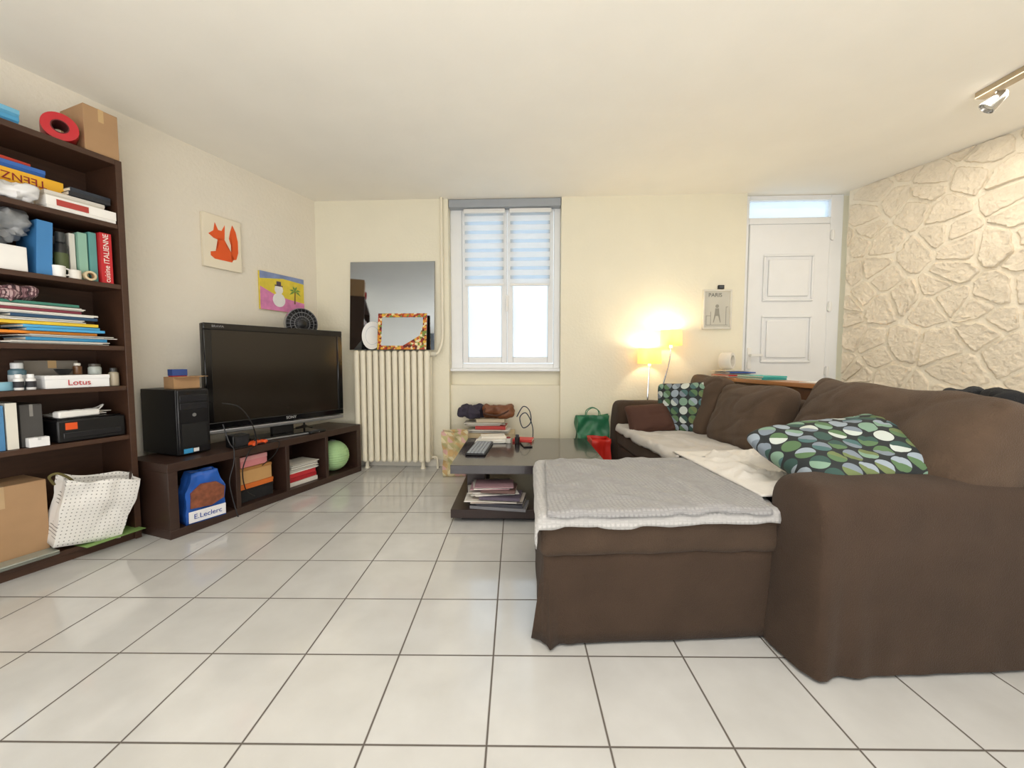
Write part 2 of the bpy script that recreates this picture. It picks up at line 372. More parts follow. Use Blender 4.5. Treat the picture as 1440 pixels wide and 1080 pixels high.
# ---------------------------------------------------------------- BOOKCASE
SH=[.064,.609,.888,1.111,1.451,1.78]
bc=T('bookcase','tall dark walnut bookcase crammed with things against the left wall','bookcase',BK(0,0),BK.a)
for x0 in (-.03,-.98): MB().box(x0,x0+.03,0,.30,0,2.13).o('side_panel',dark,bc,bevel=.002)
for z in SH: MB().box(-.95,-.03,.004,.292,z-.025,z).o('shelf',dark,bc,bevel=.002)
MB().box(-.95,-.03,.0,.30,2.10,2.13).o('top_board',dark,bc,bevel=.002)
MB().box(-.95,-.03,.292,.298,.03,2.1).o('back_panel',dark,bc)
MB().box(-.95,-.03,.015,.03,0,.039).o('plinth',dark,bc)
e=.0015
def book(fr,x,y,z,t,dp,h,c,label,lie=False,rz=0.0,lean=0.0,group=None,cat='book',txt=None,tc='F4F0E6',ts=.03,name='book',pg='EFE8D8',rough=.5):
    r=T(name,label,cat,fr(x,y,z+e),0,group,rot=(0,lean,fr.a+rz)); cm=M(c,rough=rough,noise=.08)
    if lie:
        MB().box(0,h,0,.003,0,t).box(0,h,.003,dp,0,.002).box(0,h,.003,dp,t-.002,t).o('cover',cm,r,bevel=.0007)
        MB().box(.003,h-.003,.003,dp-.004,.002,t-.002).o('pages',M(pg,rough=.9,noise=.1,ns=60),r)
        if txt: text(txt,ts,M(tc),r,(h/2,-.001,t/2))
    else:
        MB().box(0,t,0,.003,0,h).box(0,.002,.003,dp,0,h).box(t-.002,t,.003,dp,0,h).o('cover',cm,r,bevel=.0007)
        MB().box(.002,t-.002,.003,dp-.004,.003,h-.003).o('pages',M(pg,rough=.9,noise=.1,ns=60),r)
        if txt: text(txt,ts,M(tc),r,(t/2,-.001,h/2),(PI/2,-PI/2,0))
    return r
def paperstack(fr,x,y,z,t,dp,wd,c,label,rz=0.0,seed=1,cat='papers',name='paper_pile',group=None,mess=1.0):
    r_=random.Random(seed); r=T(name,label,cat,fr(x,y,z+e),fr.a+rz,group)
    n=max(3,int(t/.004)); tones=[c,'EFECE4','E2DED4']
    for i in range(n):
        a,b=r_.uniform(-.014,.014)*mess,r_.uniform(-.012,.012)*mess; q=Matrix.Rotation(r_.uniform(-.04,.04)*mess,4,'Z')
        MB().box(a,wd+a,b,dp+b,i*t/n,i*t/n+t/n*.8,T=q).o('sheet',M(tones[i%3 if i else 0],rough=.8,noise=.05),r,smooth=False)
    return r
def carton(fr,x,y,z,w,dp,h,c,label,rz=0.0,tape='C9A878',txt=None,tc='20242C',ts=.04,name='cardboard_box',group=None,cat='box',lidh=None,lidc=None,tz=None,trot=(PI/2,0,0)):
    r=T(name,label,cat,fr(x,y,z+e),fr.a+rz,group); cm=M(c,rough=.75,noise=.07,ns=12)
    if lidh:
        MB().box(.002,w-.002,.002,dp-.002,0,h-.004).o('tray',cm,r,bevel=.001)
        MB().box(0,w,0,dp,h-lidh,h).o('lid',M(lidc or c,rough=.55,noise=.06),r,bevel=.0015)
    else:
        MB().box(0,w,0,dp,0,h-.003).o('body',cm,r,bevel=.002)
        MB().box(.001,w-.001,.001,dp/2-.001,h-.003,h).o('flap',cm,r); MB().box(.001,w-.001,dp/2+.001,dp-.001,h-.003,h).o('flap',cm,r)
        MB().box(w*.42,w*.58,-.0006,0,h*.72,h).box(w*.42,w*.58,0,dp,h,h+.0006).o('tape',M(tape,rough=.35),r)
    if txt: text(txt,ts,M(tc),r,(w/2,-.002,tz if tz else h/2),trot)
    return r
def bottle(fr,x,y,z,r_,h,c,cap,label,name='bottle',cat='bottle',group=None,caph=.22,band=None):
    r=T(name,label,cat,fr(x,y,z+e),fr.a,group)
    hb=h*(1-caph)
    MB().lathe([(r_*.9,0),(r_,.004),(r_,hb*.9),(r_*.6,hb)],20).o('body',M(c,rough=.3),r)
    MB().lathe([(r_*.72,hb),(r_*.72,h-.003),(r_*.6,h)],20).o('cap',M(cap,rough=.4),r)
    if band: MB().shell([(r_+.0004,hb*.2),(r_+.0008,hb*.2),(r_+.0008,hb*.7),(r_+.0004,hb*.7)],20).o('paper_label',M(band,rough=.6),r)
    return r
def bag(name,label,cat,loc,rz,w,dp,h,mat,flare=.04,handle=None,lean=0.0,seed=1,group=None,amp=.008,fold=0.0,roll=0.0,squeeze=0.0):
    r=T(name,label,cat,loc,0,group,rot=(lean,roll,rz)); mb=MB(); m=14
    def side(t):
        t*=4
        if t<1: return (-1+2*t,-1)
        if t<2: return (1,-1+2*(t-1))
        if t<3: return (1-2*(t-2),1)
        return (-1,1-2*(t-3))
    def fn(u,v):
        a,b=side(min(u,.99999)) if u<1 else (-1,-1)
        k=(1+flare*v/(w/2))*(1-squeeze*max(0,v-.6)/.4); dd=dp/2*(1-.8*max(0,v-.5)*fold)
        g=1-.12*v*(1-abs(b)) if abs(a)>.99 else 1
        x=a*w/2*k*g; y=b*dd; z=h*v
        q=Vector((x*11+seed,y*11,z*11)); q2=q*2.3
        return Vector((x+mn.noise(q)*amp*min(1,v*4),y+(mn.noise(q+Vector((5,5,5)))+.5*mn.noise(q2))*amp*2*min(1,v*4),z+(.02*mn.noise(q*.9) if v>.98 else 0)))
    mb.grid(fn,64,m); bmesh.ops.remove_doubles(mb.bm,verts=mb.bm.verts[:],dist=.0005)
    mb.box(-w/2,w/2,-dp/2,dp/2,0,.003); mb.o('body',mat,r,solid=.0015,ang=60)
    if handle:
        for sy in (-1,1):
            P=smoothpts([(-w*.22,sy*dp*.3,h*.96),(-w*.2,sy*dp*.25,h+.04),(0,sy*dp*.15,h+.07),(w*.2,sy*dp*.25,h+.04),(w*.22,sy*dp*.3,h*.96)])
            MB().tube(P,.004,6).o('handle',handle,r)
    return r
# -- top of bookcase
carton(BK,-.145,.012,2.13,.142,.22,.235,'B08C66','tall plain cardboard box on right end of bookcase top')
t=T('tape_roll','red roll standing on edge on bookcase top','roll',BK(-.222,.05,2.13+.068),BK.a-.35)
MB().lathe([(.066,-.04),(.068,0),(.066,.08),(.035,.08),(.033,-.04)],32,(0,0,0),'y',close=True).o('tape',M('C0222B',rough=.3),t)
MB().lathe([(.0325,-.04),(.0325,.08),(.028,.08),(.028,-.04)],32,(0,0,0),'y',close=True).o('core',M('5A1A1A',rough=.7),t)
carton(BK,-.62,.02,2.13,.25,.2,.035,'3C86B4','lower blue flat box on bookcase top at photo edge',name='flat_box',lidh=.02,lidc='4C9CC8')
carton(BK,-.63,.03,2.168,.27,.19,.04,'5FA9CF','upper pale blue flat box on bookcase top at photo edge',name='flat_box',lidh=.022,lidc='74B6D6',rz=.04)
# -- shelf 1.78
z=1.78
carton(BK,-.305,.004,z,.27,.2,.06,'E9E6E0','white long game box with red print on highest shelf',name='game_box',lidh=.045,lidc='F2EFE9')
MB().box(-.27,-.15,-.0006,.0,z+.02,z+.05).o('printed_panel',M('B5413A',rough=.5),label='red printed card tucked on front of white game box',cat='card',loc=BK(0,.001,0),rz=BK.a)
carton(BK,-.30,.03,z+.062,.23,.18,.03,'D9D4CA','flat off-white game box lying on white long box',name='game_box',lidh=.018)
for i,(c,l) in enumerate((('22252C','black book lying under another on white game box'),('2C3340','slate book topmost on white game box'))):
    book(BK,-.215+.01*i,.02+.01*i,z+.0945+i*.023,.021,.15,.165,c,l,lie=True,rz=.05*i)
carton(BK,-.56,.1,z,.26,.18,.09,'C9B9A0','beige box at bottom of game pile on highest shelf',name='game_box',lidh=.05)
carton(BK,-.48,.09,z+.092,.275,.19,.07,'E8A91E','yellow orange game box with upside down lettering',name='game_box',lidh=.055,lidc='EDB32A',txt='TEENZ',tc='8E1D22',ts=.05,trot=(PI/2,PI,0))
carton(BK,-.48,.11,z+.164,.22,.14,.04,'2E5FA8','small blue box topmost on yellow game box',name='game_box',lidh=.02,lidc='3A6DBA')
book(BK,-.47,.12,z+.206,.018,.12,.17,'C9412E','red booklet lying above small blue box',lie=True,rz=.1)
MB().soft(-.58,-.335,.0,.085,0,.07,r=.03,amp=.035,seed=3,n=14,fs=16).o('plastic_bag',M('E3E3E3',rough=.25,noise=.06),label='crumpled white plastic bag on highest shelf front',cat='bag',loc=BK(0,0,z+.006),rz=BK.a)
# -- shelf 1.451
z=1.451
carton(BK,-.60,.02,z,.225,.2,.115,'EDEBE6','white carton with open top under grey plastic wrap',tape='D8D8D8')
MB().soft(-.60,-.36,.02,.19,0,.13,r=.055,amp=.08,seed=8,n=20,fs=11).o('plastic_wrap',M('8F9295',rough=.2,noise=.35,ns=18),label='grey crumpled plastic wrap on white carton',cat='wrap',loc=BK(0,0,z+.145),rz=BK.a)
book(BK,-.345,.03,z,.055,.2,.265,'3E7FB8','wide blue binder standing beside white carton',cat='binder',name='binder',lean=.05)
bottle(BK,-.235,.08,z,.026,.235,'26282A','3B3E3E','dark tall spray can between binder and books',name='spray_can',band='55603A')
bottle(BK,-.262,.15,z,.024,.2,'D8D3C4','E8E4DA','cream bottle standing behind dark spray can',band='7A8A4A')
book(BK,-.205,.07,z,.022,.17,.24,'D9D6CC','white book standing left of green books')
book(BK,-.178,.05,z,.034,.19,.25,'8FB9A5','pale green hardback book left of teal book')
book(BK,-.138,.045,z,.03,.19,.262,'5E9C98','teal book next to red cookbook')
book(BK,-.103,.02,z,.048,.2,.268,'C2242B','thick red cookbook with white spine lettering',txt='cuisine ITALIENNE',ts=.033)
t=T('mug','small white mug on shelf before the blue binder','mug',BK(-.265,.035,z+e),BK.a)
MB().shell([(.024,0),(.026,.055),(.023,.055),(.021,.004)],20).o('body',white,t); MB().tube(smoothpts([(.024,0,.012),(.042,0,.02),(.042,0,.04),(.025,0,.047)]),.004,6).o('handle',white,t); MB().cyl((0,0,.003),.021,.003).o('base',white,t)
t=T('tape_roll','white tape roll lying on shelf before spray can','roll',BK(-.205,.035,z+e),BK.a)
MB().lathe([(.024,0),(.024,.045),(.014,.045),(.014,0)],20,close=True).o('tape',M('E6E2D8',rough=.4),t); MB().lathe([(.0138,0),(.0138,.045),(.012,.045),(.012,0)],20,close=True).o('core',card,t)
t=T('tape_roll','brown tape roll standing before white book','roll',BK(-.152,.026,z+e+.026),BK.a)
MB().lathe([(.025,-.012),(.025,.012),(.016,.012),(.016,-.012)],20,axis='y',close=True).o('tape',M('D8C6A2',rough=.4),t); MB().lathe([(.0158,-.012),(.0158,.012),(.014,.012),(.014,-.012)],20,axis='y',close=True).o('core',card,t)
# -- shelf 1.111 paper stack
z=1.111; zz=z
names=['bottom','second','third','fourth','fifth','sixth','seventh','eighth','ninth','tenth','eleventh','twelfth','thirteenth','fourteenth','fifteenth']
stk=[('E6E2D8','white',1),('3B8FC0','blue',0),('F0EDE4','cream',1),('E58A2A','orange',0),('4AA3D6','sky blue',0),('5BAEDB','light blue',0),('E9C53A','yellow',0),('EDEAE3','off-white',1),('2F4F6E','navy',0),('F0EFEA','white',1),('8A3B4A','maroon',0),('DAD6CC','grey',1),('3E7C6B','green',0)]
for i,(c,n,loose) in enumerate(stk):
    th=.012+.006*rnd.random(); wd=.28+.14*rnd.random(); xe=-.05-.06*rnd.random()-.008*i
    lab=f'{n} paper folder, {names[i]} in the tall shelf stack'
    if loose: paperstack(BK,xe-wd,.012+.02*rnd.random(),zz,th,.21,wd,c,f'loose {n} papers, {names[i]} in the tall shelf stack',rz=rnd.uniform(-.06,.06),seed=i,group='papers stacked on the middle shelf',mess=1.8)
    else: book(BK,xe-wd,.012+.03*rnd.random(),zz,th,.21,wd,c,lab,lie=True,rz=rnd.uniform(-.08,.06),cat='folder',name='folder',group='papers stacked on the middle shelf',rough=.7)
    zz+=th+.0022
MB().soft(-.62,-.34,.01,.2,0,.06,r=.024,amp=.025,seed=5,n=16,fs=15).o('folded_scarf',pattern_mat('speckled_scarf','5A3A42',['8C6A70','B59A9A','3A2A30'],.012,.45),label='speckled maroon scarf folded on paper stack',cat='scarf',loc=BK(0,0,zz+.004),rz=BK.a)
# -- shelf .888
z=.888
carton(BK,-.345,.02,z,.25,.12,.065,'F2F2F2','white tissue box with blue red lettering',name='tissue_box',lidh=.02,txt='Lotus',tc='C22B33',ts=.04,tz=.026)
for x in (-.425,-.385): bottle(BK,x,.04,z,.017,.075,'F0F0EE','FFFFFF','left white pill bottle with dark label' if x<-.4 else 'right white pill bottle beside tissue box',name='pill_bottle',group='white pill bottles',band='2B2B30')
t=T('tape_roll','blue tape roll lying near left photo edge','roll',BK(-.475,.06,z+e),BK.a)
MB().lathe([(.036,0),(.038,.006),(.038,.034),(.036,.04),(.02,.04),(.02,0)],24,close=True).o('tape',M('7FB0C4',rough=.5),t); MB().lathe([(.0198,0),(.0198,.04),(.017,.04),(.017,0)],24,close=True).o('core',card,t)
t=T('glass_jar','small glass jar with dark lid on tissue box','jar',BK(-.135,.07,z+.068),BK.a)
MB().lathe([(.024,0),(.027,.004),(.027,.035),(.022,.042)],20).o('body',M('AEB5B0',rough=.1,noise=.2),t); MB().cyl((0,0,.042),.024,.014,n=20).o('lid',M('4A4640',rough=.4),t)
t=T('small_bowl','small black bowl standing on tissue box','bowl',BK(-.255,.075,z+.068),BK.a)
MB().shell([(.018,0),(.036,.03),(.033,.03),(.015,.004)],20).o('body',black,t); MB().cyl((0,0,.0),.017,.005).o('foot',black,t)
bottle(BK,-.20,.08,z+.067,.018,.06,'6B4A2E','E6E2D8','small brown medicine bottle on tissue box',name='medicine_bottle')
bottle(BK,-.40,.12,z,.03,.13,'5E7F8C','DDE0E0','blue grey bottle behind white pill bottles',band='D8DCDC')
carton(BK,-.36,.17,z,.2,.1,.14,'8A8378','grey brown box behind the tissue box',name='small_box')
bottle(BK,-.065,.05,z,.022,.10,'B9AE98','3A3A3A','small beige tub right of tissue box',name='small_tub')
# -- shelf .609
z=.609
for i,(c,l) in enumerate((('D9D9D4','white thin book at left edge of second shelf'),('4E86B5','blue thin book left of grey file box'),('E4E0D4','cream thin book touching grey file box'))):
    book(BK,-.56+i*.042,.03,z,.036,.17,.2+.01*i,c,l)
carton(BK,-.425,.05,z,.075,.2,.205,'4A4846','dark grey upright file box on second shelf',name='file_box',tape='8A8884')
carton(BK,-.415,.008,z,.07,.038,.045,'F0F0F0','tiny white box before grey file box',name='small_box',tape='D0D0D0')
pr=T('printer','black printer with orange sticker on second shelf','printer',BK(-.315,.015,z+e),BK.a)
MB().box(0,.275,0,.24,0,.115).o('body',black,pr,bevel=.008); MB().box(.02,.255,-.006,.01,.02,.05).o('paper_tray',M('1C1C1F',rough=.35),pr,bevel=.003)
MB().box(.01,.265,.02,.23,.115,.122).o('lid',blackg,pr,bevel=.003); MB().box(.03,.075,-.0015,0,.065,.1).o('sticker',M('E4571F',rough=.5),pr)
ps=T('power_strip','white power strip lying on black printer','power strip',BK(-.30,.03,z+.1255),BK.a+.1)
MB().box(0,.17,0,.055,0,.035).o('body',white,ps,bevel=.008)
for k in range(3): MB().lathe([(.02,.035),(.02,.0365),(.015,.0365),(.015,.0352)],20,(.035+k*.05,.0275,0),close=True).o('socket',M('C9C9C6',rough=.5),ps)
MB().tube(smoothpts([(.17,.03,.018),(.21,.05,.05),(.2,.1,.03),(.12,.12,.012),(.06,.09,.012)]),.004,6).o('cable',white,ps)
paperstack(BK,-.27,.10,z+.1255+.001,.014,.12,.2,'E9E6DE','loose white papers lying behind power strip on printer',seed=91,mess=1.5)
# -- bottom
z=.064
carton(BK,-.68,.06,z,.33,.22,.37,'AE8B66','large cardboard box in bottom compartment of bookcase',tape='BFA27C')
lp=T('laptop','grey closed laptop lying before large cardboard box','laptop',BK(-.68,-.03,z+e),BK.a)
MB().box(0,.33,0,.085,0,.012).o('base',M('7C8078',rough=.4,metal=.3),lp,bevel=.003); MB().box(0,.33,0,.085,.0125,.02).o('lid',M('A9AFA6',rough=.35,metal=.3),lp,bevel=.003)
MB().box(-.24,.02,-.03,.2,0,.002).o('green_sheet',M('7FA05A',rough=.6),label='green printed sheet lying under dotted bag',cat='sheet',loc=BK(-.03,-.03,z+.0005),rz=BK.a+.05)
bag('gift_bag','white paper bag with grey dots on bookcase bottom','bag',BK(-.235,.035,z+.02),BK.a-.06,.26,.12,.34,pattern_mat('dotted_paper','EFEDE9',['9A9896','85837F'],.018,.15,axes=(0,2),half=False),flare=.025,lean=.16,roll=.20,seed=4,amp=.008)
MB().tube(smoothpts([BK(-.34,.01,.41),BK(-.37,-.03,.46),BK(-.34,-.04,.47),BK(-.29,-.03,.42),BK(-.28,-.01,.37)]),.006,6).o('cord',M('6B6238',rough=.8),label='olive cord hanging over rim of dotted bag',cat='cord')
# ---------------------------------------------------------------- TV BENCH
L=1.555; BH=.44
bn=T('tv_bench','low dark brown media bench with four open compartments','tv bench',BN(0,0),BN.a)
MB().box(0,L,0,.39,BH-.05,BH).o('top_board',dark2,bn,bevel=.002); MB().box(0,L,0,.39,0,.05).o('bottom_board',dark2,bn,bevel=.002)
for k in range(5):
    x0=k*(L-.05)/4; x0=x0 if k in(0,4) else x0+.01; w_=.05 if k in (0,4) else .03
    MB().box(x0,x0+w_,0.0,.39,.05,BH-.05).o('side_panel' if k in(0,4) else 'divider',dark2,bn,bevel=.002)
MB().box(.05,L-.05,.378,.386,.05,BH-.05).o('back_panel',dark2,bn)
bg=bag('shopping_bag','blue and white supermarket bag in bench compartment one','bag',BN(.20,.045,.052),BN.a-.12,.215,.10,.30,M('2B5FB8',rough=.25,noise=.15),flare=.0,lean=.04,seed=9,amp=.011,fold=.5,squeeze=.35)
MB().box(-.10,.10,-.068,-.062,.012,.08).o('white_band',M('F1F1F4',rough=.35),bg,bevel=.002)
MB().prism([(-.09,.10),(.02,.09),(.09,.12),(.095,.19),(.05,.23),(-.03,.235),(-.085,.19)],-.068,-.05).o('bread_picture',M('8E5238',rough=.5,noise=.6,ns=28),bg)
text('E.Leclerc',.042,M('2F4FA5'),bg,(0,-.0695,.046))
carton(BN,.06,.2,.05,.28,.16,.2,'26262A','black box at back of bench compartment one',name='storage_box',lidh=.05,lidc='1C1C20')
carton(BN,.44,.06,.05,.26,.2,.09,'1A1A1C','black electronic box low in bench compartment two',name='decoder',lidh=.02,lidc='141416')
carton(BN,.445,.05,.142,.25,.19,.035,'D8702B','flat orange box on black decoder in bench',name='flat_box',lidh=.02)
carton(BN,.45,.05,.179,.235,.18,.11,'C79A62','wooden coloured box under pink box in bench',name='storage_box',lidh=.02,lidc='A9763F')
carton(BN,.46,.06,.291,.2,.16,.075,'D98A8E','pink box topmost in bench compartment two',name='storage_box',lidh=.03,lidc='E3A0A2')
for i,(c,h,l) in enumerate((('E2DED6',.28,'white book at bottom of bench compartment three'),('B7242E',.27,'red book second in bench compartment three'),('C92F38',.25,'bright red book third in bench compartment three'),('ECE9E1',.26,'white papers fourth in bench compartment three'),('DDD9CE',.24,'grey papers topmost in bench compartment three'))):
    if i<3: book(BN,.81+.01*i,.05+.01*rnd.random(),.05+i*.0335,.031,.2,h,c,l,lie=True,rz=rnd.uniform(-.04,.04))
    else: paperstack(BN,.81+.01*i,.05,.05+i*.0335,.031,.2,h,c,l,rz=rnd.uniform(-.06,.06),seed=i)
t=T('paper_lantern','pale green ribbed paper lantern ball in last compartment','lantern',BN(1.335,.12,.052+.135),BN.a)
MB().lathe([(max(.02,.135*sin(PI*k/40)*(1+(.012 if k%2 else -.012))),-.135*cos(PI*k/40)) for k in range(2,39)],32).o('shade',M('A9CF96',rough=.7,noise=.06),t,ang=10)
MB().lathe([(.021,.133),(.024,.133),(.024,.137),(.021,.137)],20,close=True).o('wire_ring',silver,t)
# PC tower
pc=T('computer_tower','black desktop computer tower on left end of bench','computer',BN(.135,.125,BH+e),BN.a)
MB().box(0,.185,.015,.36,.006,.41).o('case',black,pc,bevel=.004); MB().box(.002,.183,0,.016,.008,.408).o('front_panel',M('17171A',rough=.3),pc,bevel=.006)
for z0 in (.335,.285): MB().box(.015,.170,-.003,.002,z0,z0+.04).o('drive_bay',M('232327',rough=.25),pc,bevel=.002)
MB().box(.02,.165,-.002,.002,.05,.2).o('vent_grille',M('0A0A0B',rough=.7),pc)
MB().lathe([(.0,-.004),(.011,-.004),(.011,.0)],16,(.092,0,.25),'y').o('power_button',silver,pc)
MB().box(.025,.075,-.0035,-.0005,.015,.043).o('sticker',M('3E9BD0',rough=.4),pc); MB().box(.08,.11,-.0035,-.0005,.018,.04).o('sticker',M('E8E8E8',rough=.4),pc,label='white sticker')
ob=T('open_carton','small open cardboard carton on computer tower','box',BN(.165,.2,BH+.413),BN.a-.1)
MB().box(0,.14,0,.004,0,.075).box(0,.14,.116,.12,0,.075).box(0,.004,.004,.116,0,.075).box(.136,.14,.004,.116,0,.075).box(0,.14,0,.12,0,.004).o('body',card,ob)
MB().box(0,.14,-.045,0,.074,.077).o('flap',card,ob,bevel=.001); MB().box(.14,.19,0,.12,.074,.077).o('flap',card,ob,bevel=.001)
carton(BN,.175,.225,BH+.4185,.08,.06,.115,'B2302C','red and blue little box standing in open carton',name='small_box',lidh=.04,lidc='2F4A8C',rz=-.1)
sp=T('speaker_box','small black router box beside computer tower','router',BN(.41,.05,BH+e),BN.a-.1)
MB().box(0,.11,0,.09,0,.085).o('body',black,sp,bevel=.006); MB().box(.012,.098,-.002,.001,.012,.073).o('front_grille',M('1E1E22',rough=.8,bump=.5,bs=300),sp)
# TV
TV=Fr(-2.07,2.70,math.atan2(.86,.56)); tw=1.026
tv=T('television','large black flat screen television standing on bench','television',TV(0,0,0),TV.a)
z0,z1=.525,1.285
MB().box(.0,tw,.0,.05,z0+.035,z1).box(.1,tw-.1,.05,.09,z0+.12,z1-.1).o('back_shell',black,tv,bevel=.008)
ring(MB(),0,tw,z0+.035,z1,.045,-.016,0).o('bezel',blackg,tv,bevel=.005)
m_,nt_,b_=newmat('dark_screen_glass'); b_.inputs['Roughness'].default_value=.16
nz_=nd(nt_,'ShaderNodeTexNoise'); nz_.inputs['Scale'].default_value=3; nt_.links.new(mixc(nt_,nz_.outputs[0],lin('1E1A14'),lin('28211A')),b_.inputs['Base Color'])
MB().box(.045,tw-.045,-.006,0,z0+.08,z1-.045).o('screen',m_,tv,smooth=False)
MB().box(0.002,tw-.002,-.018,.045,z0,z0+.028).o('speaker_bar',silver,tv,bevel=.006)
MB().box(tw*.42,tw*.58,.01,.05,BH+.02,z0+.2).o('stand_neck',black,tv,bevel=.004)
MB().box(tw*.25,tw*.75,-.08,.12,BH+e,BH+.02).o('stand_base',blackg,tv,bevel=.008)
MB().box(tw*.27,tw*.73,-.1,-.08,BH+e,BH+.014).o('stand_trim',silver,tv,bevel=.004)
text('SONY',.03,M('B9B9B9',rough=.3),tv,(tw*.55,-.0172,z0+.057)); text('BRAVIA',.022,M('8A8A8A',rough=.3),tv,(.085,-.0172,z1-.022))
# fan
fan=T('pedestal_fan','round black fan rising behind the television','fan',BN(1.21,.31,BH+e),BN.a-R(28))
MB().lathe([(.075,0),(.075,.01),(.03,.02),(.012,.03)],24).o('base',black,fan); MB().cyl((0,0,.03),.009,.84,n=12).o('pole',black,fan)
g=MB(); 
for r_ in (.135,.1,.065): g.lathe([(r_-.003,-.003),(r_+.003,-.003),(r_+.003,.003),(r_-.003,.003)],32,(0,-.045 if r_<.13 else -.03,.93),'y',close=True)
for k in range(24):
    a=2*PI*k/24; g.tube([(.03*cos(a),-.045,.93+.03*sin(a)),(.1*cos(a),-.045,.93+.1*sin(a)),(.135*cos(a),-.03,.93+.135*sin(a))],.0018,5)
g.o('guard',M('7A7B80',rough=.3,metal=.7),fan)
MB().lathe([(.03,-.05),(.045,-.04),(.045,.06),(.02,.08)],20,(0,0,.93),'y').o('motor',black,fan)
bl=MB()
for k in range(4):
    a=k*PI/2; Mx=Matrix.Translation((0,-.02,.93))@Matrix.Rotation(a,4,'Y')@Matrix.Rotation(.5,4,'Z')
    bl.box(-.03,.03,-.002,.002,.03,.12,T=Mx)
bl.o('blade',M('2A2B30',rough=.2),fan,smooth=False)
MB().lathe([(.138,-.03),(.141,.0),(.141,.03),(.138,.03)],32,(0,0,.93),'y',close=True).o('rim',M('B9BBBF',rough=.25,metal=.8),fan)
MB().lathe([(.0,.055),(.09,.05),(.14,.03)],32,(0,0,.93),'y').o('rear_shell',black,fan)
fan.scale=(.92,.92,.97)
gm=T('game_controller','orange red game controller lying before the television','controller',BN(.57,.05,BH+e),BN.a+.2)
MB().soft(-.05,.05,-.025,.025,0,.03,r=.014,n=6).soft(-.065,-.03,-.045,.02,0,.026,r=.012,n=4).soft(.03,.065,-.045,.02,0,.026,r=.012,n=4).o('body',M('E2551F',rough=.4),gm)
for x in (-.02,.02): MB().cyl((x,-.012,.028),.007,.01,n=12).o('thumb_stick',black,gm)
rm=T('remote_control','black remote control lying on bench under screen','remote',BN(1.0,.005,BH+e),BN.a+.05)
MB().box(0,.16,0,.04,0,.018).o('body',black,rm,bevel=.005); MB().box(.02,.12,.008,.032,.018,.02).o('button_pad',M('55555A'),rm)
MB().tube(smoothpts([BN(.37,.08,.75),BN(.44,.02,.72),BN(.5,-.015,.6),BN(.52,-.02,.46),BN(.47,-.02,.42),BN(.42,-.018,.3),BN(.44,-.015,.16),BN(.5,-.013,.1)]),.004,6).o('cable',black,label='black cable looping down front of the bench',cat='cable')
MB().tube(smoothpts([BN(.40,.02,.447),BN(.5,.01,.449),BN(.62,.02,.448),BN(.7,-.012,.44),BN(.66,-.018,.36),BN(.56,-.018,.3)]),.0035,6).o('cable',black,label='thin black cable along bench edge by controller',cat='cable')
MB().tube(smoothpts([BN(.33,.02,.62),BN(.345,-.01,.5),BN(.37,-.015,.45),BN(.36,-.02,.36),BN(.33,-.02,.25),BN(.35,-.018,.12),BN(.37,-.03,.006)]),.0035,6).o('cable',M('2A2A2E',rough=.5),label='dark cable hanging from computer tower to floor',cat='cable')
# ---------------------------------------------------------------- LEFT WALL CANVASES
x0,zt=onwall(280,297,WL); x1,_=onwall(334,308,WL); _,zb=onwall(280,373,WL)
cw=x1-x0; ch=zt-zb
cv=T('fox_canvas','white square canvas with orange fox on left wall','painting',WL(x0,0,zb),WL.a)
MB().box(0,cw,-.03,-.002,0,ch).o('canvas',M('F0E6CF',rough=.85,noise=.03),cv,bevel=.003)
fx=MB()
for poly in ([(.27,.17),(.72,.17),(.78,.25),(.70,.37),(.58,.46),(.53,.58),(.37,.58),(.38,.42),(.30,.32),(.17,.29),(.17,.22)],
             [(.13,.62),(.26,.56),(.40,.54),(.54,.58),(.56,.86),(.47,.73),(.38,.73),(.30,.86),(.26,.70)],
             [(.70,.21),(.84,.24),(.90,.38),(.90,.60),(.85,.78),(.76,.90),(.70,.76),(.66,.62),(.70,.52),(.75,.43),(.71,.31)]):
    fx.prism([(a*cw,b*ch) for a,b in poly],-.0325,-.031)
fx.o('fox_shape',M('EA5F28',rough=.8,noise=.05),cv,smooth=False)
x0,zt=onwall(362,380,WL); x1,_=onwall(424,386,WL); _,zb=onwall(362,434,WL)
cw=x1-x0; ch=zt-zb
cv=T('snowman_canvas','colourful canvas with snowman and palm tree above television','painting',WL(x0,0,zb),WL.a)
MB().box(0,cw,-.022,-.002,0,ch).o('canvas',M('E8D24A',rough=.85,noise=.15,ns=20),cv,bevel=.002)
MB().prism([(0,.80*ch),(.5*cw,.9*ch),(cw,.86*ch),(cw,ch),(0,ch)],-.0226,-.022).o('painted_sky',M('8FA0CC',rough=.85,noise=.3,ns=15),cv,smooth=False)
MB().prism([(0,0),(cw,0),(cw,.30*ch),(.6*cw,.36*ch),(.3*cw,.44*ch),(0,.60*ch)],-.0226,-.022).o('painted_ground',M('E38DBE',rough=.85,noise=.25,ns=20),cv,smooth=False)
sm=MB()
for (cx,cz,r_) in ((.4,.3,.19),(.4,.58,.13)): sm.lathe([(0,-.0242),(r_*ch,-.024),(r_*ch,-.0226)],24,(cx*cw,0,cz*ch),'y')
sm.o('painted_snowman',M('F5F3F0',rough=.85),cv)
MB().box(.35*cw,.45*cw,-.025,-.0242,.69*ch,.80*ch).box(.31*cw,.49*cw,-.025,-.0242,.67*ch,.70*ch).o('painted_hat',M('5A4A5A'),cv)
MB().prism([(.75*cw,.25*ch),(.78*cw,.25*ch),(.79*cw,.6*ch),(.77*cw,.62*ch)],-.024,-.0226).o('painted_trunk',M('7A5B35'),cv,smooth=False)
pl=MB()
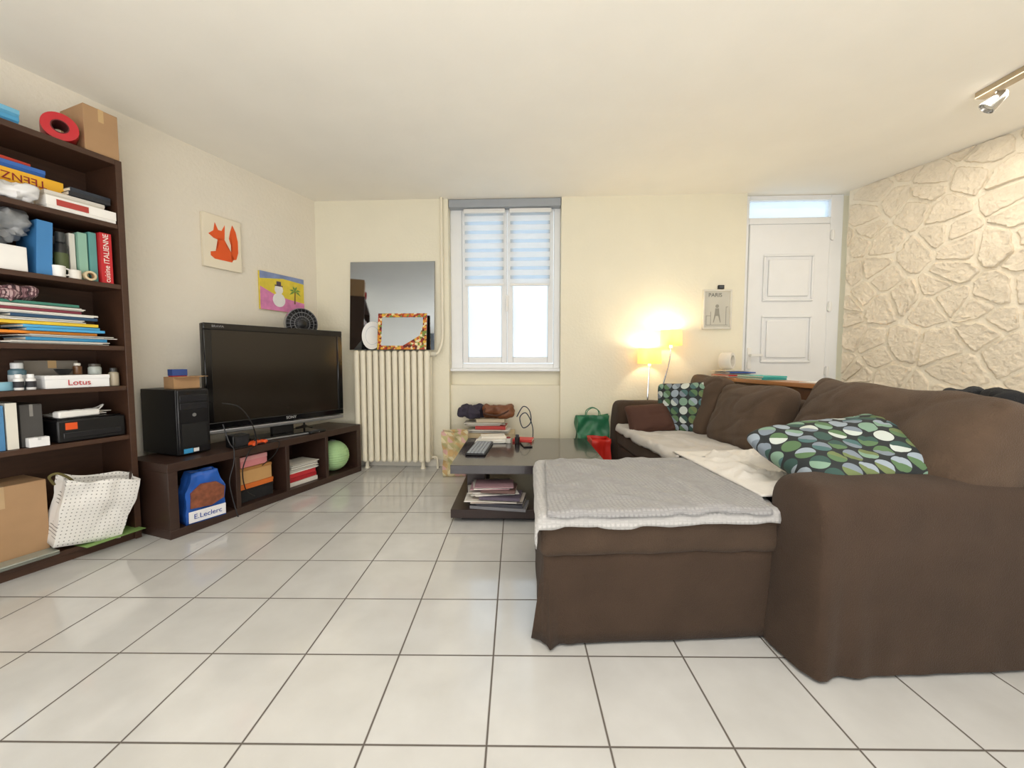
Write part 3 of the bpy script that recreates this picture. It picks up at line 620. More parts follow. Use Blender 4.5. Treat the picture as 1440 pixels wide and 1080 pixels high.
for a in (20,70,110,160,200,-20): 
    ca,sa=cos(R(a)),sin(R(a)); px_,pz_=.775*cw,.60*ch; Lr=.2*ch
    pl.prism([(px_,pz_),(px_+Lr*.5*ca-.010*sa,pz_+Lr*.5*sa+.010*ca),(px_+Lr*ca,pz_+Lr*sa-.012),(px_+Lr*.5*ca+.007*sa,pz_+Lr*.5*sa-.007*ca)],-.0252,-.0242)
pl.o('painted_leaves',M('6E9A4A'),cv,smooth=False)
# ---------------------------------------------------------------- RADIATOR
cream=M('F0E8D2',rough=.4,noise=.03)
ra=T('radiator','tall cream column radiator under the leaning mirrors','radiator',WB(.41,-.165,0),WB.a)
first=None; nsec=12; pit=.0605
for k in range(nsec):
    if first is None:
        mb=MB().soft(-.0255,.0255,0,.05,.07,1.125,r=.022,n=3).soft(-.0255,.0255,.09,.14,.07,1.125,r=.022,n=3).soft(-.023,.023,.02,.12,1.06,1.12,r=.02,n=3).soft(-.023,.023,.02,.12,.08,.14,r=.02,n=3)
        first=mb.o('section',cream,ra,loc=(.03,0,0))
    else:
        c=first.copy(); col.objects.link(c); c.parent=ra; c.location=(.03+k*pit,0,0)
for zz_ in (.11,1.09): MB().cyl((.03,.07,zz_),.022,pit*(nsec-1),axis='x',n=14).o('header',cream,ra)
for k in (1,10): MB().lathe([(.028,0),(.018,.02),(.016,.09)],14,(.03+k*pit,.07,0)).o('foot',cream,ra)
P=smoothpts([(.715,.07,1.09),(.77,.07,1.09),(.80,.085,1.13),(.82,.125,1.25),(.82,.13,1.5),(.82,.13,2.0),(.82,.13,H-.002)],6)
MB().tube(P,.013,10).o('pipe',cream,ra)
MB().lathe([(.018,0),(.024,.01),(.024,.05),(.016,.06)],14,(.715,.07,1.09),'x').o('valve',M('D8D2C0',rough=.4),ra)
MB().tube(smoothpts([(.715,.07,.11),(.76,.07,.11),(.775,.07,.08),(.775,.07,.0)],5),.011,8).o('return_pipe',cream,ra)
mir=M('B2BAC4',rough=.03,metal=1,noise=.01)
mr_=T('wall_mirror','large frameless grey mirror leaning above the radiator','mirror',WB(.345,-.075,1.131),0,rot=(R(-4),0,WB.a))
MB().box(0,.815,0,.003,0,.84).o('backing',M('55585C',rough=.6),mr_); MB().box(.001,.814,-.004,0,.001,.839).o('glass',mir,mr_,bevel=.001)
pt=T('white_plate','white oval plate leaning on large mirror behind mosaic mirror','plate',WB(.575,-.098,1.131+.135),0,rot=(R(-6),0,WB.a))
mb=MB().lathe([(0,.012),(.075,.010),(.082,.006),(.130,-.006),(.132,-.002),(.09,.016),(0,.018)],36,axis='y')
for v in mb.bm.verts: v.co.x*=.75
mb.o('dish',white,pt)
mb=MB().lathe([(.084,.0045),(.088,.003),(.088,.0055),(.084,.0065)],36,axis='y',close=True)
for v in mb.bm.verts: v.co.x*=.75
mb.o('rim_line',M('C9CCD0'),pt)
def mosaic():
    m,nt,b=newmat('mosaic_tesserae'); tc=nd(nt,'ShaderNodeTexCoord'); v=nd(nt,'ShaderNodeTexVoronoi'); v.inputs['Scale'].default_value=48
    nt.links.new(tc.outputs['Object'],v.inputs['Vector']); s=nd(nt,'ShaderNodeSeparateColor'); nt.links.new(v.outputs['Color'],s.inputs[0])
    cr=nd(nt,'ShaderNodeValToRGB'); cr.color_ramp.interpolation='CONSTANT'; cs=['8E2418','C4502A','E3B23C','6B1E16','D98A2C','7A8A3A','EBD9A8','A83A20']
    while len(cr.color_ramp.elements)<len(cs): cr.color_ramp.elements.new(.5)
    for i,h in enumerate(cs): cr.color_ramp.elements[i].position=i/len(cs); cr.color_ramp.elements[i].color=lin(h)
    nt.links.new(s.outputs[0],cr.inputs[0]); nt.links.new(cr.outputs[0],b.inputs['Base Color']); b.inputs['Roughness'].default_value=.25; return m
mm=T('mosaic_mirror','small mirror with red orange mosaic frame on radiator','mirror',WB(.645,-.155,1.131),0,rot=(R(-8),0,WB.a))
ring(MB(),0,.46,0,.34,.036,-.012,0).prism([(.424,.036),(.424,.22),(.395,.13),(.33,.07),(.24,.036)],-.012,0).o('mosaic_frame',mosaic(),mm,bevel=.002); MB().box(.036,.424,-.006,0,.036,.304).o('glass',mir,mm); MB().box(0,.46,0,.006,0,.34).o('backing',dark,mm)
# ---------------------------------------------------------------- COFFEE TABLE
ct=T('coffee_table','square dark brown coffee table with lower shelf','coffee table',(-.39,2.5,0),R(-1))
tb=M('30221F',rough=.35,noise=.15,ns=5,stretch=(2,14,14)); tbt=M('2D2629',rough=.16,noise=.12,ns=5,stretch=(2,14,14),spec=.8,coat=.3); TW,TD=1.0,.9
MB().box(0,TW,0,TD,.315,.37).o('tabletop',tbt,ct,bevel=.002); MB().box(0,TW,0,TD,.03,.085).o('lower_shelf',tb,ct,bevel=.002)
for (x,y) in ((.08,.2),(.8,.2),(.08,.6),(.8,.6)): MB().box(x,x+.12,y,y+.12,.085,.315).o('leg',tb,ct,bevel=.002)
MB().box(.06,TW-.06,.06,TD-.06,0,.03).o('plinth',black,ct)
CT=Fr(-.39,2.5,R(-1))
for i,(x,h,c,l,lo) in enumerate(((.12,.36,'77777C','grey magazine lowest on coffee table shelf',0),(.16,.30,'3A3A44','dark magazine second on coffee table shelf',0),(.10,.33,'C9BDB4','loose beige papers third on coffee table shelf',1),(.18,.26,'5E5364','purple magazine fourth on coffee table shelf',0),(.13,.28,'E4E0D8','loose white papers fifth on coffee table shelf',1),(.19,.22,'6B4F4A','brown notebook sixth on coffee table shelf',0),(.15,.25,'B48E96','loose pinkish papers topmost on coffee table shelf',1))):
    if lo: paperstack(CT,x,.01,.085+i*.0205,.018,.17,h,c,l,rz=rnd.uniform(-.2,.12),seed=60+i,mess=2.2)
    else: book(CT,x,.0+.02*rnd.random(),.085+i*.0205,.019,.17,h,c,l,lie=True,rz=rnd.uniform(-.2,.12),cat='magazine',name='magazine')
for i,(x,c,l) in enumerate(((.54,'4A4A50','charcoal book low right on coffee table shelf'),(.55,'2E3B4E','navy book on charcoal book under coffee table'))):
    book(CT,x,.02,.085+i*.04,.036,.17,.22,c,l,lie=True,rz=.1*i)
kb=T('keyboard','black computer keyboard with grey keys on coffee table','keyboard',CT(.06,.26,.37+e),CT.a+R(86))
MB().box(0,.42,-.14,0,0,.014).o('body',black,kb,bevel=.004)
for r_ in range(5): 
    mb=MB()
    for k in range(16): mb.box(.012+k*.0252,.033+k*.0252,-.130+r_*.0245,-.110+r_*.0245,.014,.02)
    mb.o('key_row',M('9BA0A6',rough=.5),kb,bevel=.001)
paperstack(CT,.10,.70,.37,.022,.16,.24,'F0EEE8','loose white papers on far edge of coffee table',seed=31,mess=1.6)
book(CT,.13,.72,.394,.018,.13,.2,'E8E2D4','cream paperback on loose papers on coffee table',lie=True,rz=.15)
book(CT,.38,.74,.37,.02,.12,.16,'C6382F','red paperback lying right of papers on coffee table',lie=True,rz=-.2)
ph=T('smartphone','black phone lying on coffee table by books','phone',CT(.47,.52,.37+e),CT.a+.2)
MB().box(0,.07,0,.15,0,.008).o('body',black,ph,bevel=.003); MB().box(.003,.067,.004,.146,.008,.0086).o('screen',blackg,ph)
bottle(CT,.42,.68,.37,.02,.07,'2C2A2A','44444A','small dark bottle on coffee table near phone',name='small_bottle')
bottle(CT,.35,.69,.37,.022,.05,'D8D4CA','8A3030','small pale pot on far edge of coffee table',name='small_pot')
# ---------------------------------------------------------------- things in window niche
carton(WB,1.42,-.2,0,.5,.24,.36,'CDBB98','beige crate on floor under the window',name='floor_crate',cat='crate')
bag('paper_bag','yellow topped paper bag beside crate under window','bag',WB(1.39,-.30,.002),WB.a+.1,.20,.12,.40,pattern_mat('printed_paper','C9B68A',['C9A874','DCCFA8','D3A9A0','B9B080'],.06,.5,axes=(0,2)),flare=.01,seed=13,amp=.022,fold=.5)
for i,(x,h,c,l) in enumerate(((1.5,.34,'EDEAE2','loose white papers lowest on crate under window'),(1.56,.28,'B53A34','red book second on crate under window'),(1.48,.33,'E6DFD0','loose cream papers third on crate under window'),(1.57,.26,'C2B49A','tan book fourth on crate under window'))):
    if i in (0,2): paperstack(WB,x,-.19,.363+i*.032,.029,.2,h,c,l,rz=rnd.uniform(-.14,.1),seed=80+i,mess=2.2)
    else: book(WB,x,-.19,.363+i*.032,.03,.2,h,c,l,lie=True,rz=rnd.uniform(-.14,.1))
MB().soft(1.40,1.62,-.17,.03,0,.10,r=.035,amp=.05,seed=31,n=14,fs=11).o('cloth_bundle',M('3A3442',rough=.9,noise=.2),label='dark bundled cloth left of brown handbag',cat='cloth',loc=WB(0,0,.495),rz=WB.a)
hb=T('handbag','brown leather handbag topmost on books under window','handbag',WB(1.76,-.09,.495),WB.a)
MB().soft(-.15,.17,-.06,.07,0,.12,r=.05,amp=.05,seed=2,n=14,fs=9).o('body',M('7A4A2C',rough=.5,noise=.25),hb)
MB().tube(smoothpts([(-.1,-.05,.1),(-.12,-.075,.05),(0,-.08,.03),(.1,-.075,.07),(.1,-.03,.1)]),.008,8).o('strap',M('4A2A1A',rough=.5),hb)
MB().tube(smoothpts([WB(1.94,-.08,.50),WB(2.0,-.1,.6),WB(2.06,-.1,.56),WB(2.07,-.1,.45),WB(2.0,-.1,.4),WB(1.97,-.12,.5),WB(2.03,-.12,.54),WB(2.09,-.1,.4),WB(2.08,-.08,.2),WB(2.05,-.08,.006)]),.005,6).o('cable',M('2A3346',rough=.4),label='dark blue cable coiled beside brown handbag',cat='cable')
bag('tote_bag','green plastic bag standing by back wall near sofa','bag',(.735,3.64,.002),R(-3),.27,.14,.53,M('2F7A54',rough=.4,noise=.3,ns=6),flare=.015,handle=M('2F7A54',rough=.4),seed=21,amp=.026,fold=.8)
bag('red_bag','bright red bag on floor between table and sofa','bag',(.735,3.36,.002),R(4),.14,.2,.38,M('D22A1E',rough=.4,noise=.1),flare=.01,seed=25,amp=.012,fold=.5)
# ---------------------------------------------------------------- SOFA
br=M('47382D',rough=.9,noise=.20,ns=6,bump=.45,bs=280,sheen=.06,spec=.2); br2=M('4D3E32',rough=.9,noise=.2,ns=6,bump=.45,bs=280,sheen=.06,spec=.2)
so=T('corner_sofa','large brown fabric corner sofa with chaise and skirt','sofa',SF(0,0,0),SF.a)
def skirt(pts,z0,z1,flare):
    mb=MB(); S=[]
    for k in range(len(pts)-1):
        a=Vector(pts[k]);b=Vector(pts[k+1]); Ls=(b-a).length; n=int(Ls/.008); t=(b-a)/Ls; nr=Vector((t.y,-t.x))
        for q in range(n+1): S.append((a+t*(Ls*q/n),nr,min(Ls*q/n if k>0 else 9,Ls-Ls*q/n if k<len(pts)-2 else 9),Ls*q/n+k*1.3))
    rows=9; g=[]
    for (p,nr,dc,s) in S:
        colv=[]
        for r_ in range(rows):
            f=r_/(rows-1)
            off=flare*f**1.2+.006*f*mn.noise(Vector((s*7,f,1)))+.004*mn.noise(Vector((s*5,f*2,4)))
            if dc<.5: off+=f*(.020*sin(dc*80)*math.exp(-dc/.05)+.024*math.exp(-dc/.05))
            if dc<.01: off-=.03*f
            w_=p+nr*off; colv.append(mb.bm.verts.new((w_.x,w_.y,z1+(z0-z1)*f)))
        g.append(colv)
    for i in range(len(g)-1):
        for r_ in range(rows-1): mb.bm.faces.new((g[i][r_],g[i+1][r_],g[i+1][r_+1],g[i][r_+1]))
    return mb
MB().box(-.79,.1,.23,.92,.05,.33).box(.02,.86,.23,2.08,.05,.33).o('base',br,so)
skirt([(-.80,.96),(-.865,.205),(.02,.205)],.012,.335,.014).o('skirt',br,so,solid=.004,ang=60)
skirt([(.0,2.1),(.0,.96),(-.80,.96)],.012,.335,.014).o('skirt',br,so,solid=.004,ang=60)
mb=MB().soft(-.885,.66,.185,.97,.325,.47,r=.035,amp=.014,seed=1,n=24,fs=5)
for v in mb.bm.verts:
    if v.co.x<0: v.co.x+=.075*(v.co.y-.185)/.785*min(1,-v.co.x/.5)
mb.o('chaise_cushion',br2,so)
MB().soft(-.02,.74,.975,2.07,.325,.47,r=.04,amp=.012,seed=2,n=18,fs=5).o('seat_cushion',br2,so)
def arm(y0,y1,flip,zt):
    mb=MB(); wd=y1-y0; cy=(y0+y1)/2
    ny=[(-.5,.012),(-.5,.07),(-.5,.14),(-.5,.21),(-.5,.28),(-.5,.35),(-.5,.42),(-.505,.48)]
    for k in range(0,17):
        a=PI-PI*k/16; ca,sa=cos(a),sin(a)
        ny.append((.51*math.copysign(abs(ca)**.72,ca),.515+(zt-.515)*abs(sa)**.72))
    ny+=[(.505,.48),(.5,.42),(.5,.35),(.5,.28),(.5,.21),(.5,.14),(.5,.07),(.5,.012)]
    ny=[(a*flip,b) for a,b in ny]
    xs=[-.0,.004,.015,.035,.06]+[.06+.86*k/60 for k in range(1,61)]
    sc_=[.90,.945,.98,.995,1.0]+[1]*60
    rings=[]
    for x,s_ in zip(xs,sc_):
        ring_=[]
        for (a,b) in ny:
            yy=cy+a*wd*s_; zz_=.3+(b-.3)*(s_ if b>.3 else 1)
            fl=max(0,(.42-b)/.42)
            yy+=math.copysign(1,a)*(fl*(.014+.022*sin(x*60)*math.exp(-x/.09)+.005*mn.noise(Vector((x*6,b*2,flip))))+.005*mn.noise(Vector((x*6,b*6,3)))+.003*mn.noise(Vector((x*16+b*10,b*5,8))))
            xx=x-fl*.03*(1 if x<.03 else math.exp(-(x-.03)/.05))
            q=Vector((x*5,a*3,b*5+flip)); zz_+=(.006*mn.noise(q)+.003*mn.noise(q*3)) if b>.4 else 0
            ring_.append(mb.bm.verts.new((xx,yy,zz_)))
        rings.append(ring_)
    for A,B in zip(rings,rings[1:]):
        for k in range(len(ny)-1): mb.bm.faces.new((A[k],A[k+1],B[k+1],B[k]))
    prev=rings[0]
    for s_,dx in ((.8,-.010),(.5,-.016),(.2,-.018)):
        cur=[]
        for v in rings[0]:
            fl=max(0,(.36-v.co.z)/.36)
            cur.append(mb.bm.verts.new((v.co.x+dx+fl*.012*sin(v.co.y*90),cy+(v.co.y-cy)*s_,(.34+(v.co.z-.34)*s_) if v.co.z>.34 else v.co.z)))
        for k in range(len(ny)-1): mb.bm.faces.new((prev[k],prev[k+1],cur[k+1],cur[k]))
        prev=cur
    n=len(prev)
    for k in range(n//2):
        q=list(dict.fromkeys([prev[k],prev[k+1],prev[n-2-k],prev[n-1-k]]))
        if len(q)>=3:
            try: mb.bm.faces.new(q)
            except ValueError: pass
    mb.bm.faces.new(rings[-1]); return mb
arm(.0,.25,1,.63).o('armrest',br,so,ang=60)
arm(2.06,2.28,1,.69).o('armrest',br,so,ang=60)
MB().soft(.775,.92,.02,2.27,.02,.79,r=.06,amp=.014,seed=4,n=24).o('backrest',br,so)
def cushion(label,x,y,z,w_,h_,t_,rot,mat,seed,group=None,pinch=.05,name='cushion',amp=.02,pw=3.2,fs=6,sag=0,crease=0,n=34,rim=0):
    o=MB().pillow(w_,h_,t_,seed=seed,pinch=pinch,amp=amp,pw=pw,fs=fs,sag=sag,crease=crease,n=n,rim=rim).o(name,mat,label=label,cat='cushion',group=group,ang=80)
    o.location=SF(x,y,z); o.rotation_euler=(Matrix.Rotation(SF.a,3,'Z')@rot).to_euler(); return o
def lean(az,tilt,roll=0):
    return Matrix.Rotation(az,3,'Z')@Matrix.Rotation(PI/2-tilt,3,'Y')@Matrix.Rotation(PI/2+roll,3,'Z')
bcm=M('5A493B',rough=.9,noise=.24,ns=8,bump=.5,bs=230,sheen=.08,spec=.2)
cushion('big brown back cushion nearest the front armrest',.69,.49,.70,.94,.46,.28,lean(PI-R(4),R(19),R(-2)),bcm,3,'brown sofa back cushions',amp=.026,sag=.015,crease=.008,n=60,pinch=.02,pw=5,rim=.4,fs=4)
cushion('middle brown back cushion between the two others',.61,1.29,.665,.60,.45,.26,lean(PI,R(18),.03),bcm,6,'brown sofa back cushions',amp=.024,sag=.015,crease=.009,n=48,pinch=.03,pw=4,rim=.35,fs=5)
cushion('far brown back cushion beside upright patterned pillow',.60,1.82,.685,.46,.48,.24,lean(PI,R(14),-.03),bcm,9,'brown sofa back cushions',amp=.022,sag=.01,crease=.008,n=44,pinch=.03,pw=4,rim=.35,fs=5)
pat=pattern_mat('circle_print','23282A',['56734F','47696A','C2CAC4','7A8590','7C9A86','34504A','97A3AE','6C7A4E'],.066,.46)
cushion('circle patterned pillow lying tilted on near sofa corner',.44,.34,.66,.76,.47,.18,Matrix.Rotation(R(4),3,'Z')@Matrix.Rotation(R(-6),3,'Y')@Matrix.Rotation(R(20),3,'X'),pat,12,'circle patterned pillows',pinch=.08,crease=.008,n=44)
cushion('circle patterned pillow standing upright in far sofa corner',.42,1.83,.665,.40,.42,.14,lean(R(226),R(16),.08),pat,15,'circle patterned pillows',pinch=.08)
cushion('small dark brown cushion leaning on far armrest',.17,1.84,.585,.36,.26,.12,lean(R(-100),R(38),.12),M('4A2C20',rough=.85,noise=.15,bump=.3,bs=200),18,pinch=.08,crease=.01)
def drape(mb,x0f,x1f,y0,y1,zt,xef,ye,nu,nv,amp,seed,ev=8):
    def fn(u,v):
        xe=xef(v) if xef else None
        y=y0+(y1-y0)*v; xr=x1f(v); xl=x0f(v); x=xl+(xr-xl)*u; z=zt
        nz=mn.noise(Vector((x*6+seed,y*6,seed)))+.4*mn.noise(Vector((x*15,y*15+seed,2)))+.6*max(0,1-abs(mn.noise(Vector((x*4+seed,y*5+x*3,7))))*5)
        z+=amp*(.6+nz)
        ed=.012*mn.noise(Vector((x*9,y*9,seed)))
        if xe is not None and x<xe: dd=xe-x; z-=dd*(1+ed*ev); x=xe-.008-.012*min(1,dd/.03)+.003*nz
        if ye is not None and y<ye: dd=ye-y; z-=dd*(1+ed*ev); y=ye-.008-.012*min(1,dd/.03)+.003*nz
        return Vector((x,y,z))
    return mb.grid(fn,nu,nv)
def waffle(name,a,b):
    m,nt,bs=newmat(name); tc=nd(nt,'ShaderNodeTexCoord'); v=nd(nt,'ShaderNodeTexVoronoi'); v.distance='CHEBYCHEV'; v.inputs['Scale'].default_value=62; v.inputs['Randomness'].default_value=.2
    nt.links.new(tc.outputs['Object'],v.inputs['Vector']); nt.links.new(mixc(nt,math_(nt,'MULTIPLY',v.outputs['Distance'],1.5),lin(a),lin(b)),bs.inputs['Base Color'])
    bp=nd(nt,'ShaderNodeBump'); bp.inputs['Strength'].default_value=.6; bp.inputs['Distance'].default_value=.005; bp.invert=True
    nt.links.new(v.outputs['Distance'],bp.inputs['Height']); nt.links.new(bp.outputs[0],bs.inputs['Normal']); bs.inputs['Roughness'].default_value=.9; bs.inputs['Sheen Weight'].default_value=.2; return m
th=T('throw_blanket','grey waffle textured blanket spread over the chaise','blanket',SF(0,0,0),SF.a)
wf=waffle('grey_waffle','A7A6A5','838181'); wf2=waffle('pale_waffle','C2C0BD','A09E9C')
drape(MB(),lambda v:-.95+.10*v,lambda v:-.02+.22*v,.150,.93,.480,lambda v:-.88+.075*v,.19,80,70,.008,3).o('under_layer',wf2,th,solid=.010,ang=80)
drape(MB(),lambda v:-.86+.09*v,lambda v:-.05+.22*v,.165,.90,.494,lambda v:-.885+.075*v,.183,80,70,.011,7,5).o('upper_layer',wf,th,solid=.010,ang=80)
sheet=M('C6C1BB',rough=.9,noise=.12,ns=8,bump=.2,bs=120)
drape(MB(),lambda v:-.06,lambda v:.52,.95,2.03,.484,lambda v:-.015,None,50,80,.018,11).o('seat_throw',sheet,label='pale grey sheet spread over far sofa seat',cat='sheet',loc=SF(0,0,0),rz=SF.a,solid=.006,ang=80)
def duvet(u,v):
    x=-.02+.66*u; y=.27+.75*v
    nz=mn.noise(Vector((x*8,y*8,4)))+.5*mn.noise(Vector((x*18,y*18,9)))+.8*max(0,1-abs(mn.noise(Vector((x*6,y*7+x*3,2))))*5)
    return Vector((x,y,.512+.03*(nz+.4)*min(1,8*u*(1-u)*v*(1-v)*4)))
MB().grid(duvet,60,70).o('crumpled_sheet',M('DFDAD2',rough=.9,noise=.06,bump=.15,bs=90),label='crumpled white sheet under near patterned pillow',cat='sheet',loc=SF(0,0,0),rz=SF.a,solid=.008,ang=80)
gj=T('folded_jacket','black bundled garment lying on sofa back edge','garment',SF(.86,.26,.805),SF.a+R(90))
MB().soft(-.10,.01,-.05,.04,0,.10,r=.03,amp=.03,seed=5,n=10,fs=14).o('body',M('1B1B1D',rough=.9,bump=.4,bs=200),gj); MB().soft(.02,.12,-.05,.04,0,.115,r=.03,amp=.03,seed=9,n=10,fs=14).o('sleeve',M('26272A',rough=.9,bump=.4,bs=200),gj)
# ---------------------------------------------------------------- CONSOLE
wood=M('B0794B',rough=.4,noise=.15,ns=5,stretch=(12,2,12)); wood2=M('5A3A26',rough=.5,noise=.15,ns=5,stretch=(12,2,12))
CH=.885; C0=1.15
sd=T('console_table','narrow wooden console table behind the sofa back','console table',SF(.935,C0,0),SF.a)
MB().box(0,.21,0,1.29,CH-.03,CH).o('tabletop',wood,sd,bevel=.004)
for (x,y) in ((.01,.02),(.16,.02),(.01,1.23),(.16,1.23)): MB().box(x,x+.04,y,y+.04,0,CH-.03).o('leg',wood2,sd,bevel=.003)
MB().box(.02,.19,.06,1.23,CH-.12,CH-.03).o('apron',wood2,sd,bevel=.002)
for i,(y,c,l) in enumerate(((1.0,'EDEAE2','white papers lowest on far end of console'),(1.0,'D9433B','red folder second on far end of console'),(1.03,'F0EEE8','white papers third on far end of console'),(.99,'3E5FA8','blue folder fourth on far end of console'),(1.04,'E9E5DA','cream papers topmost on far end of console'))):
    if i in (1,3): book(SF,.94,1.08+y,CH+i*.0125,.010,.24,.22,c,l,lie=True,rz=rnd.uniform(-.08,.08),cat='papers',name='paper_folder')
    else: paperstack(SF,.94,1.08+y,CH+i*.0125,.010,.25,.21,c,l,rz=rnd.uniform(-.08,.08),seed=40+i)
for i,(c,l) in enumerate((('2F9C9A','teal folder lower in middle of console'),('49B8B0','turquoise folder upper in middle of console'))):
    book(SF,.95+.01*i,1.68,CH+i*.015,.013,.30,.19,c,l,lie=True,rz=.05*i,cat='folder',name='plastic_folder')
rl=T('white_roll','white round ring shaped roll standing on console papers','roll',SF(1.03,2.24,CH+.068+.075),SF.a+R(40))
MB().lathe([(.07,-.035),(.075,-.02),(.075,.05),(.07,.06),(.05,.06),(.048,-.035)],32,(0,0,0),'y',close=True).o('outer_ring',M('ECE6DA',rough=.4),rl)
MB().lathe([(.048,.03),(.02,.035),(.0,.035)],24,(0,0,0),'y').o('inner_disc',M('CDBFA8',rough=.6),rl)
pcup=T('pen_cup','small cup of pens on console by the door','pen cup',SF(1.10,2.40,CH+e),SF.a)
MB().shell([(.03,0),(.033,.09),(.03,.09),(.027,.004)],20).o('cup',M('D8D0C0',rough=.4),pcup)
for k,c in enumerate(('B02A2A','2A4AA0','222222')):
    MB().tube([(.01*(k-1),0,.005),(.03*(k-1),.01,.16)],.004,6).o('pen',M(c,rough=.3),pcup)
book(SF,.97,1.2,CH,.006,.12,.15,'F3F1EC','white envelope lying on near end of console',lie=True,cat='envelope',name='envelope',rz=.2)
# ---------------------------------------------------------------- FLOOR LAMP
m_=bpy.data.materials.new('lit_yellow_shade'); m_.use_nodes=True; nt=m_.node_tree; nt.nodes.clear()
o_=nd(nt,'ShaderNodeOutputMaterial'); l_=nd(nt,'ShaderNodeBsdfTranslucent'); d_=nd(nt,'ShaderNodeBsdfDiffuse'); nz=nd(nt,'ShaderNodeTexNoise'); nz.inputs['Scale'].default_value=30
cc=mixc(nt,nz.outputs[0],lin('FCEAC0'),lin('FFF2D0')); nt.links.new(cc,l_.inputs[0]); nt.links.new(mixc(nt,nz.outputs[0],lin('F4D48C'),lin('F9DE9C')),d_.inputs[0])
x_=nd(nt,'ShaderNodeMixShader'); x_.inputs[0].default_value=.6; nt.links.new(d_.outputs[0],x_.inputs[1]); nt.links.new(l_.outputs[0],x_.inputs[2]); nt.links.new(x_.outputs[0],o_.inputs[0])
fl=T('floor_lamp','lit floor lamp with two yellow shades behind sofa','floor lamp',(1.255,3.66,0),0)
MB().lathe([(.11,0),(.11,.012),(.02,.022)],28).o('base',chrome,fl)
MB().tube(smoothpts([(-.01,0,.02),(-.02,0,.5),(-.005,0,.98)]),.007,8).o('stem',chrome,fl); MB().tube(smoothpts([(.01,0,.02),(.05,0,.5),(.17,0,1.0),(.185,0,1.15)]),.007,8).o('stem',chrome,fl)
for (cx,cz,rr) in ((-.005,1.0,.105),(.187,1.165,.095)):
    s=MB().shell([(rr,0),(rr*.93,.14),(rr*.92,.14),(rr*.99,0)],32,(cx,0,cz)).o('shade',m_,fl)
    MB().lathe([(.012,cz-.02),(.014,cz+.02),(.0135,cz+.03)],14,(cx,0,0)).lathe([(.01,cz+.03),(.026,cz+.055),(.026,cz+.075),(.0,cz+.095)],16,(cx,0,0)).o('bulb',M('FFE2A8',rough=.4,emit=4.0),s)
    ld=bpy.data.lights.new('lamp_light','POINT'); ld.energy=5.2; ld.color=(1,.85,.58); ld.shadow_soft_size=.03
    lo=bpy.data.objects.new('lamp_light',ld); col.objects.link(lo); lo.location=(1.255+cx,3.66,cz+.112)
# ---------------------------------------------------------------- POSTER + small black box
x0,zt=onwall(988,408,WB); x1,_=onwall(1028,408,WB); _,zb=onwall(988,463,WB); pw_=x1-x0; ph_=zt-zb
po=T('framed_print','small grey framed city print left of door','print',WB(x0,0,zb),WB.a)
MB().box(.008,pw_-.008,-.018,-.001,.008,ph_-.008).o('picture',M('C9C6BA',rough=.6,noise=.06),po); ring(MB(),0,pw_,0,ph_,.014,-.028,-.001).o('frame',M('E2DED2',rough=.5),po,bevel=.002)
text('PARIS',.05,M('6A6A64'),po,(pw_*.42,-.0195,ph_*.86))
mb=MB(); cx=pw_*.5
mb.prism([(cx-.035,.06),(cx-.028,.06),(cx-.012,.12),(cx+.012,.12),(cx+.028,.06),(cx+.035,.06),(cx+.02,.15),(cx+.016,.19),(cx-.016,.19),(cx-.02,.15)],-.0190,-.018)
mb.lathe([(0,-.0192),(.016,-.019),(.016,-.018)],16,(cx,0,.21),'y')
mb.o('drawing',M('9A978C'),po,smooth=False)
MB().box(.03,pw_-.03,-.0188,-.018,.035,.039).box(.03,.034,-.0188,-.018,.04,.12).box(.03,.07,-.0188,-.018,.12,.124).box(.07,.074,-.0188,-.018,.04,.16).box(pw_-.05,pw_-.046,-.0188,-.018,.04,.2).box(pw_-.05,pw_-.03,-.0188,-.018,.2,.204).o('drawing_lines',M('8A887F'),po)
x0,zt=onwall(1009,399,WB); 
tm=T('wall_sensor','tiny black sensor on wall above city print','sensor',WB(x0,0,zt-.05),WB.a)
MB().box(0,.055,-.02,-.001,0,.035).o('body',black,tm,bevel=.003); MB().box(.008,.047,-.0215,-.02,.008,.027).o('window',M('55585C',rough=.2),tm)
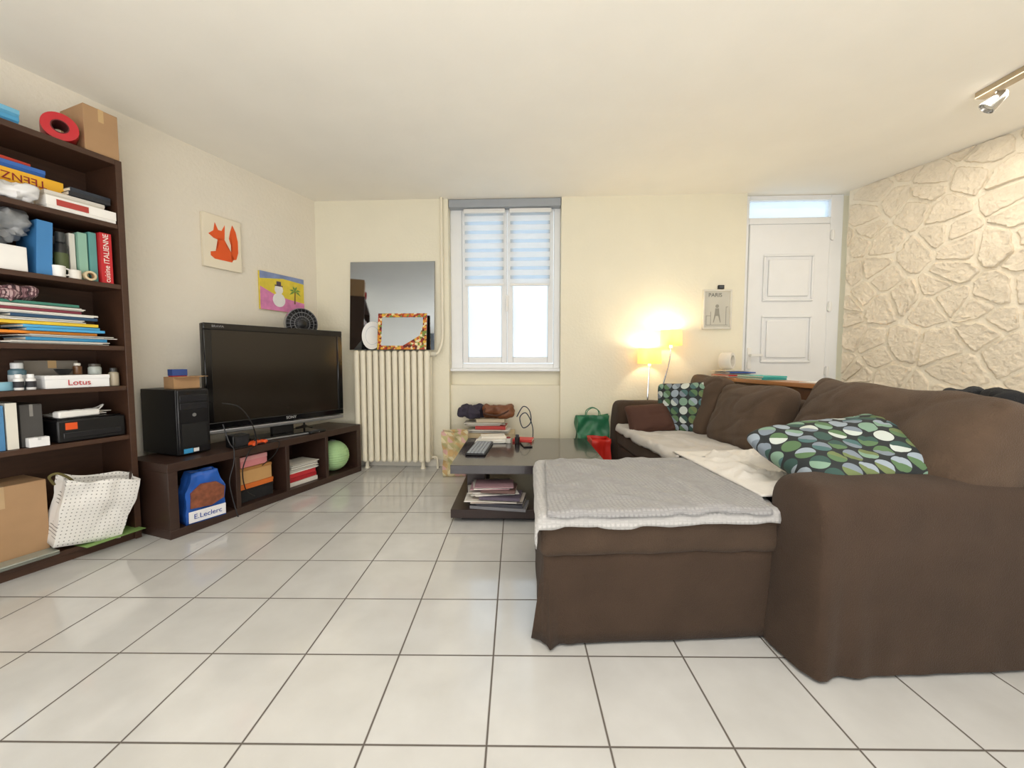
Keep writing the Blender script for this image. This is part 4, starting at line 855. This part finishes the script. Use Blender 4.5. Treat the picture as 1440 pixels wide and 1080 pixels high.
# ---------------------------------------------------------------- CEILING TRACK
tr=T('track_light','ceiling spotlight bar with chrome spot','spotlight',(2.665,2.36,H-.002),R(1))
MB().box(-.03,.03,-1.0,.02,-.035,0).o('bar',M('B3A184',rough=.4,noise=.1),tr,bevel=.003)
def spot(y):
    MB().cyl((0,y,-.065),.007,.031,n=10).o('joint',chrome,tr)
    o=MB().lathe([(.012,-.05),(.026,-.035),(.032,.0),(.04,.05),(.036,.05),(.028,.0)],20).o('spot_head',chrome,tr,loc=(.0,y,-.085),rot=(R(205),R(38),0))
    MB().cyl((0,0,.03),.03,.004).o('lens',M('F2EFE4',rough=.2),o)
spot(-.06); spot(-.6)
# ---------------------------------------------------------------- LIGHT
def area(loc,rot,sx,sy,e_,c):  # area lights without a modelled fixture, added to light the room
    ld=bpy.data.lights.new('added_area_light','AREA'); ld.shape='RECTANGLE'; ld.size=sx; ld.size_y=sy; ld.energy=e_; ld.color=c
    o=bpy.data.objects.new('added_area_light',ld); col.objects.link(o); o.location=loc; o.rotation_euler=rot
area((.2,-.2,H-.06),(0,0,0),3.0,1.6,42,(1,.97,.93))  # added fill panel under the ceiling, facing down
area((-.6,-2.1,1.4),(R(95),0,0),5.0,2.0,102,(1,.98,.96))  # unseen fill panel before the rear wall, added to brighten the far walls
area((.2,-1.0,.5),(R(165),0,0),4.0,1.4,96,(1,.97,.93))  # uplight panel added behind the camera to brighten the ceiling
area((2.75,2.3,H-.03),(0,0,0),.5,.7,11,(1,.91,.78))  # warm area light added to graze the stones, standing in for the track spots
wd=bpy.data.worlds.new('sky'); sc.world=wd; wd.use_nodes=True; nt=wd.node_tree; bgn=nt.nodes['Background']
tc=nd(nt,'ShaderNodeTexCoord'); sp=nd(nt,'ShaderNodeSeparateXYZ'); nt.links.new(tc.outputs['Generated'],sp.inputs[0])
mr=nd(nt,'ShaderNodeMapRange'); mr.inputs[1].default_value=-.2; mr.inputs[2].default_value=.6; nt.links.new(sp.outputs[2],mr.inputs[0])
nt.links.new(mixc(nt,mr.outputs[0],(.86,.94,1,1),(.78,.90,1,1)),bgn.inputs[0]); bgn.inputs[1].default_value=1.85
# ---------------------------------------------------------------- CAMERA
cd=bpy.data.cameras.new('camera'); cd.sensor_fit='HORIZONTAL'; cd.sensor_width=36; cd.lens=F/1440*36; cd.clip_start=.02
co=bpy.data.objects.new('camera',cd); col.objects.link(co); co.location=(0,0,CAMZ); co.rotation_euler=(PI/2-PIT,0,0); sc.camera=co
try: sc.view_settings.view_transform='Standard'
except Exception: pass
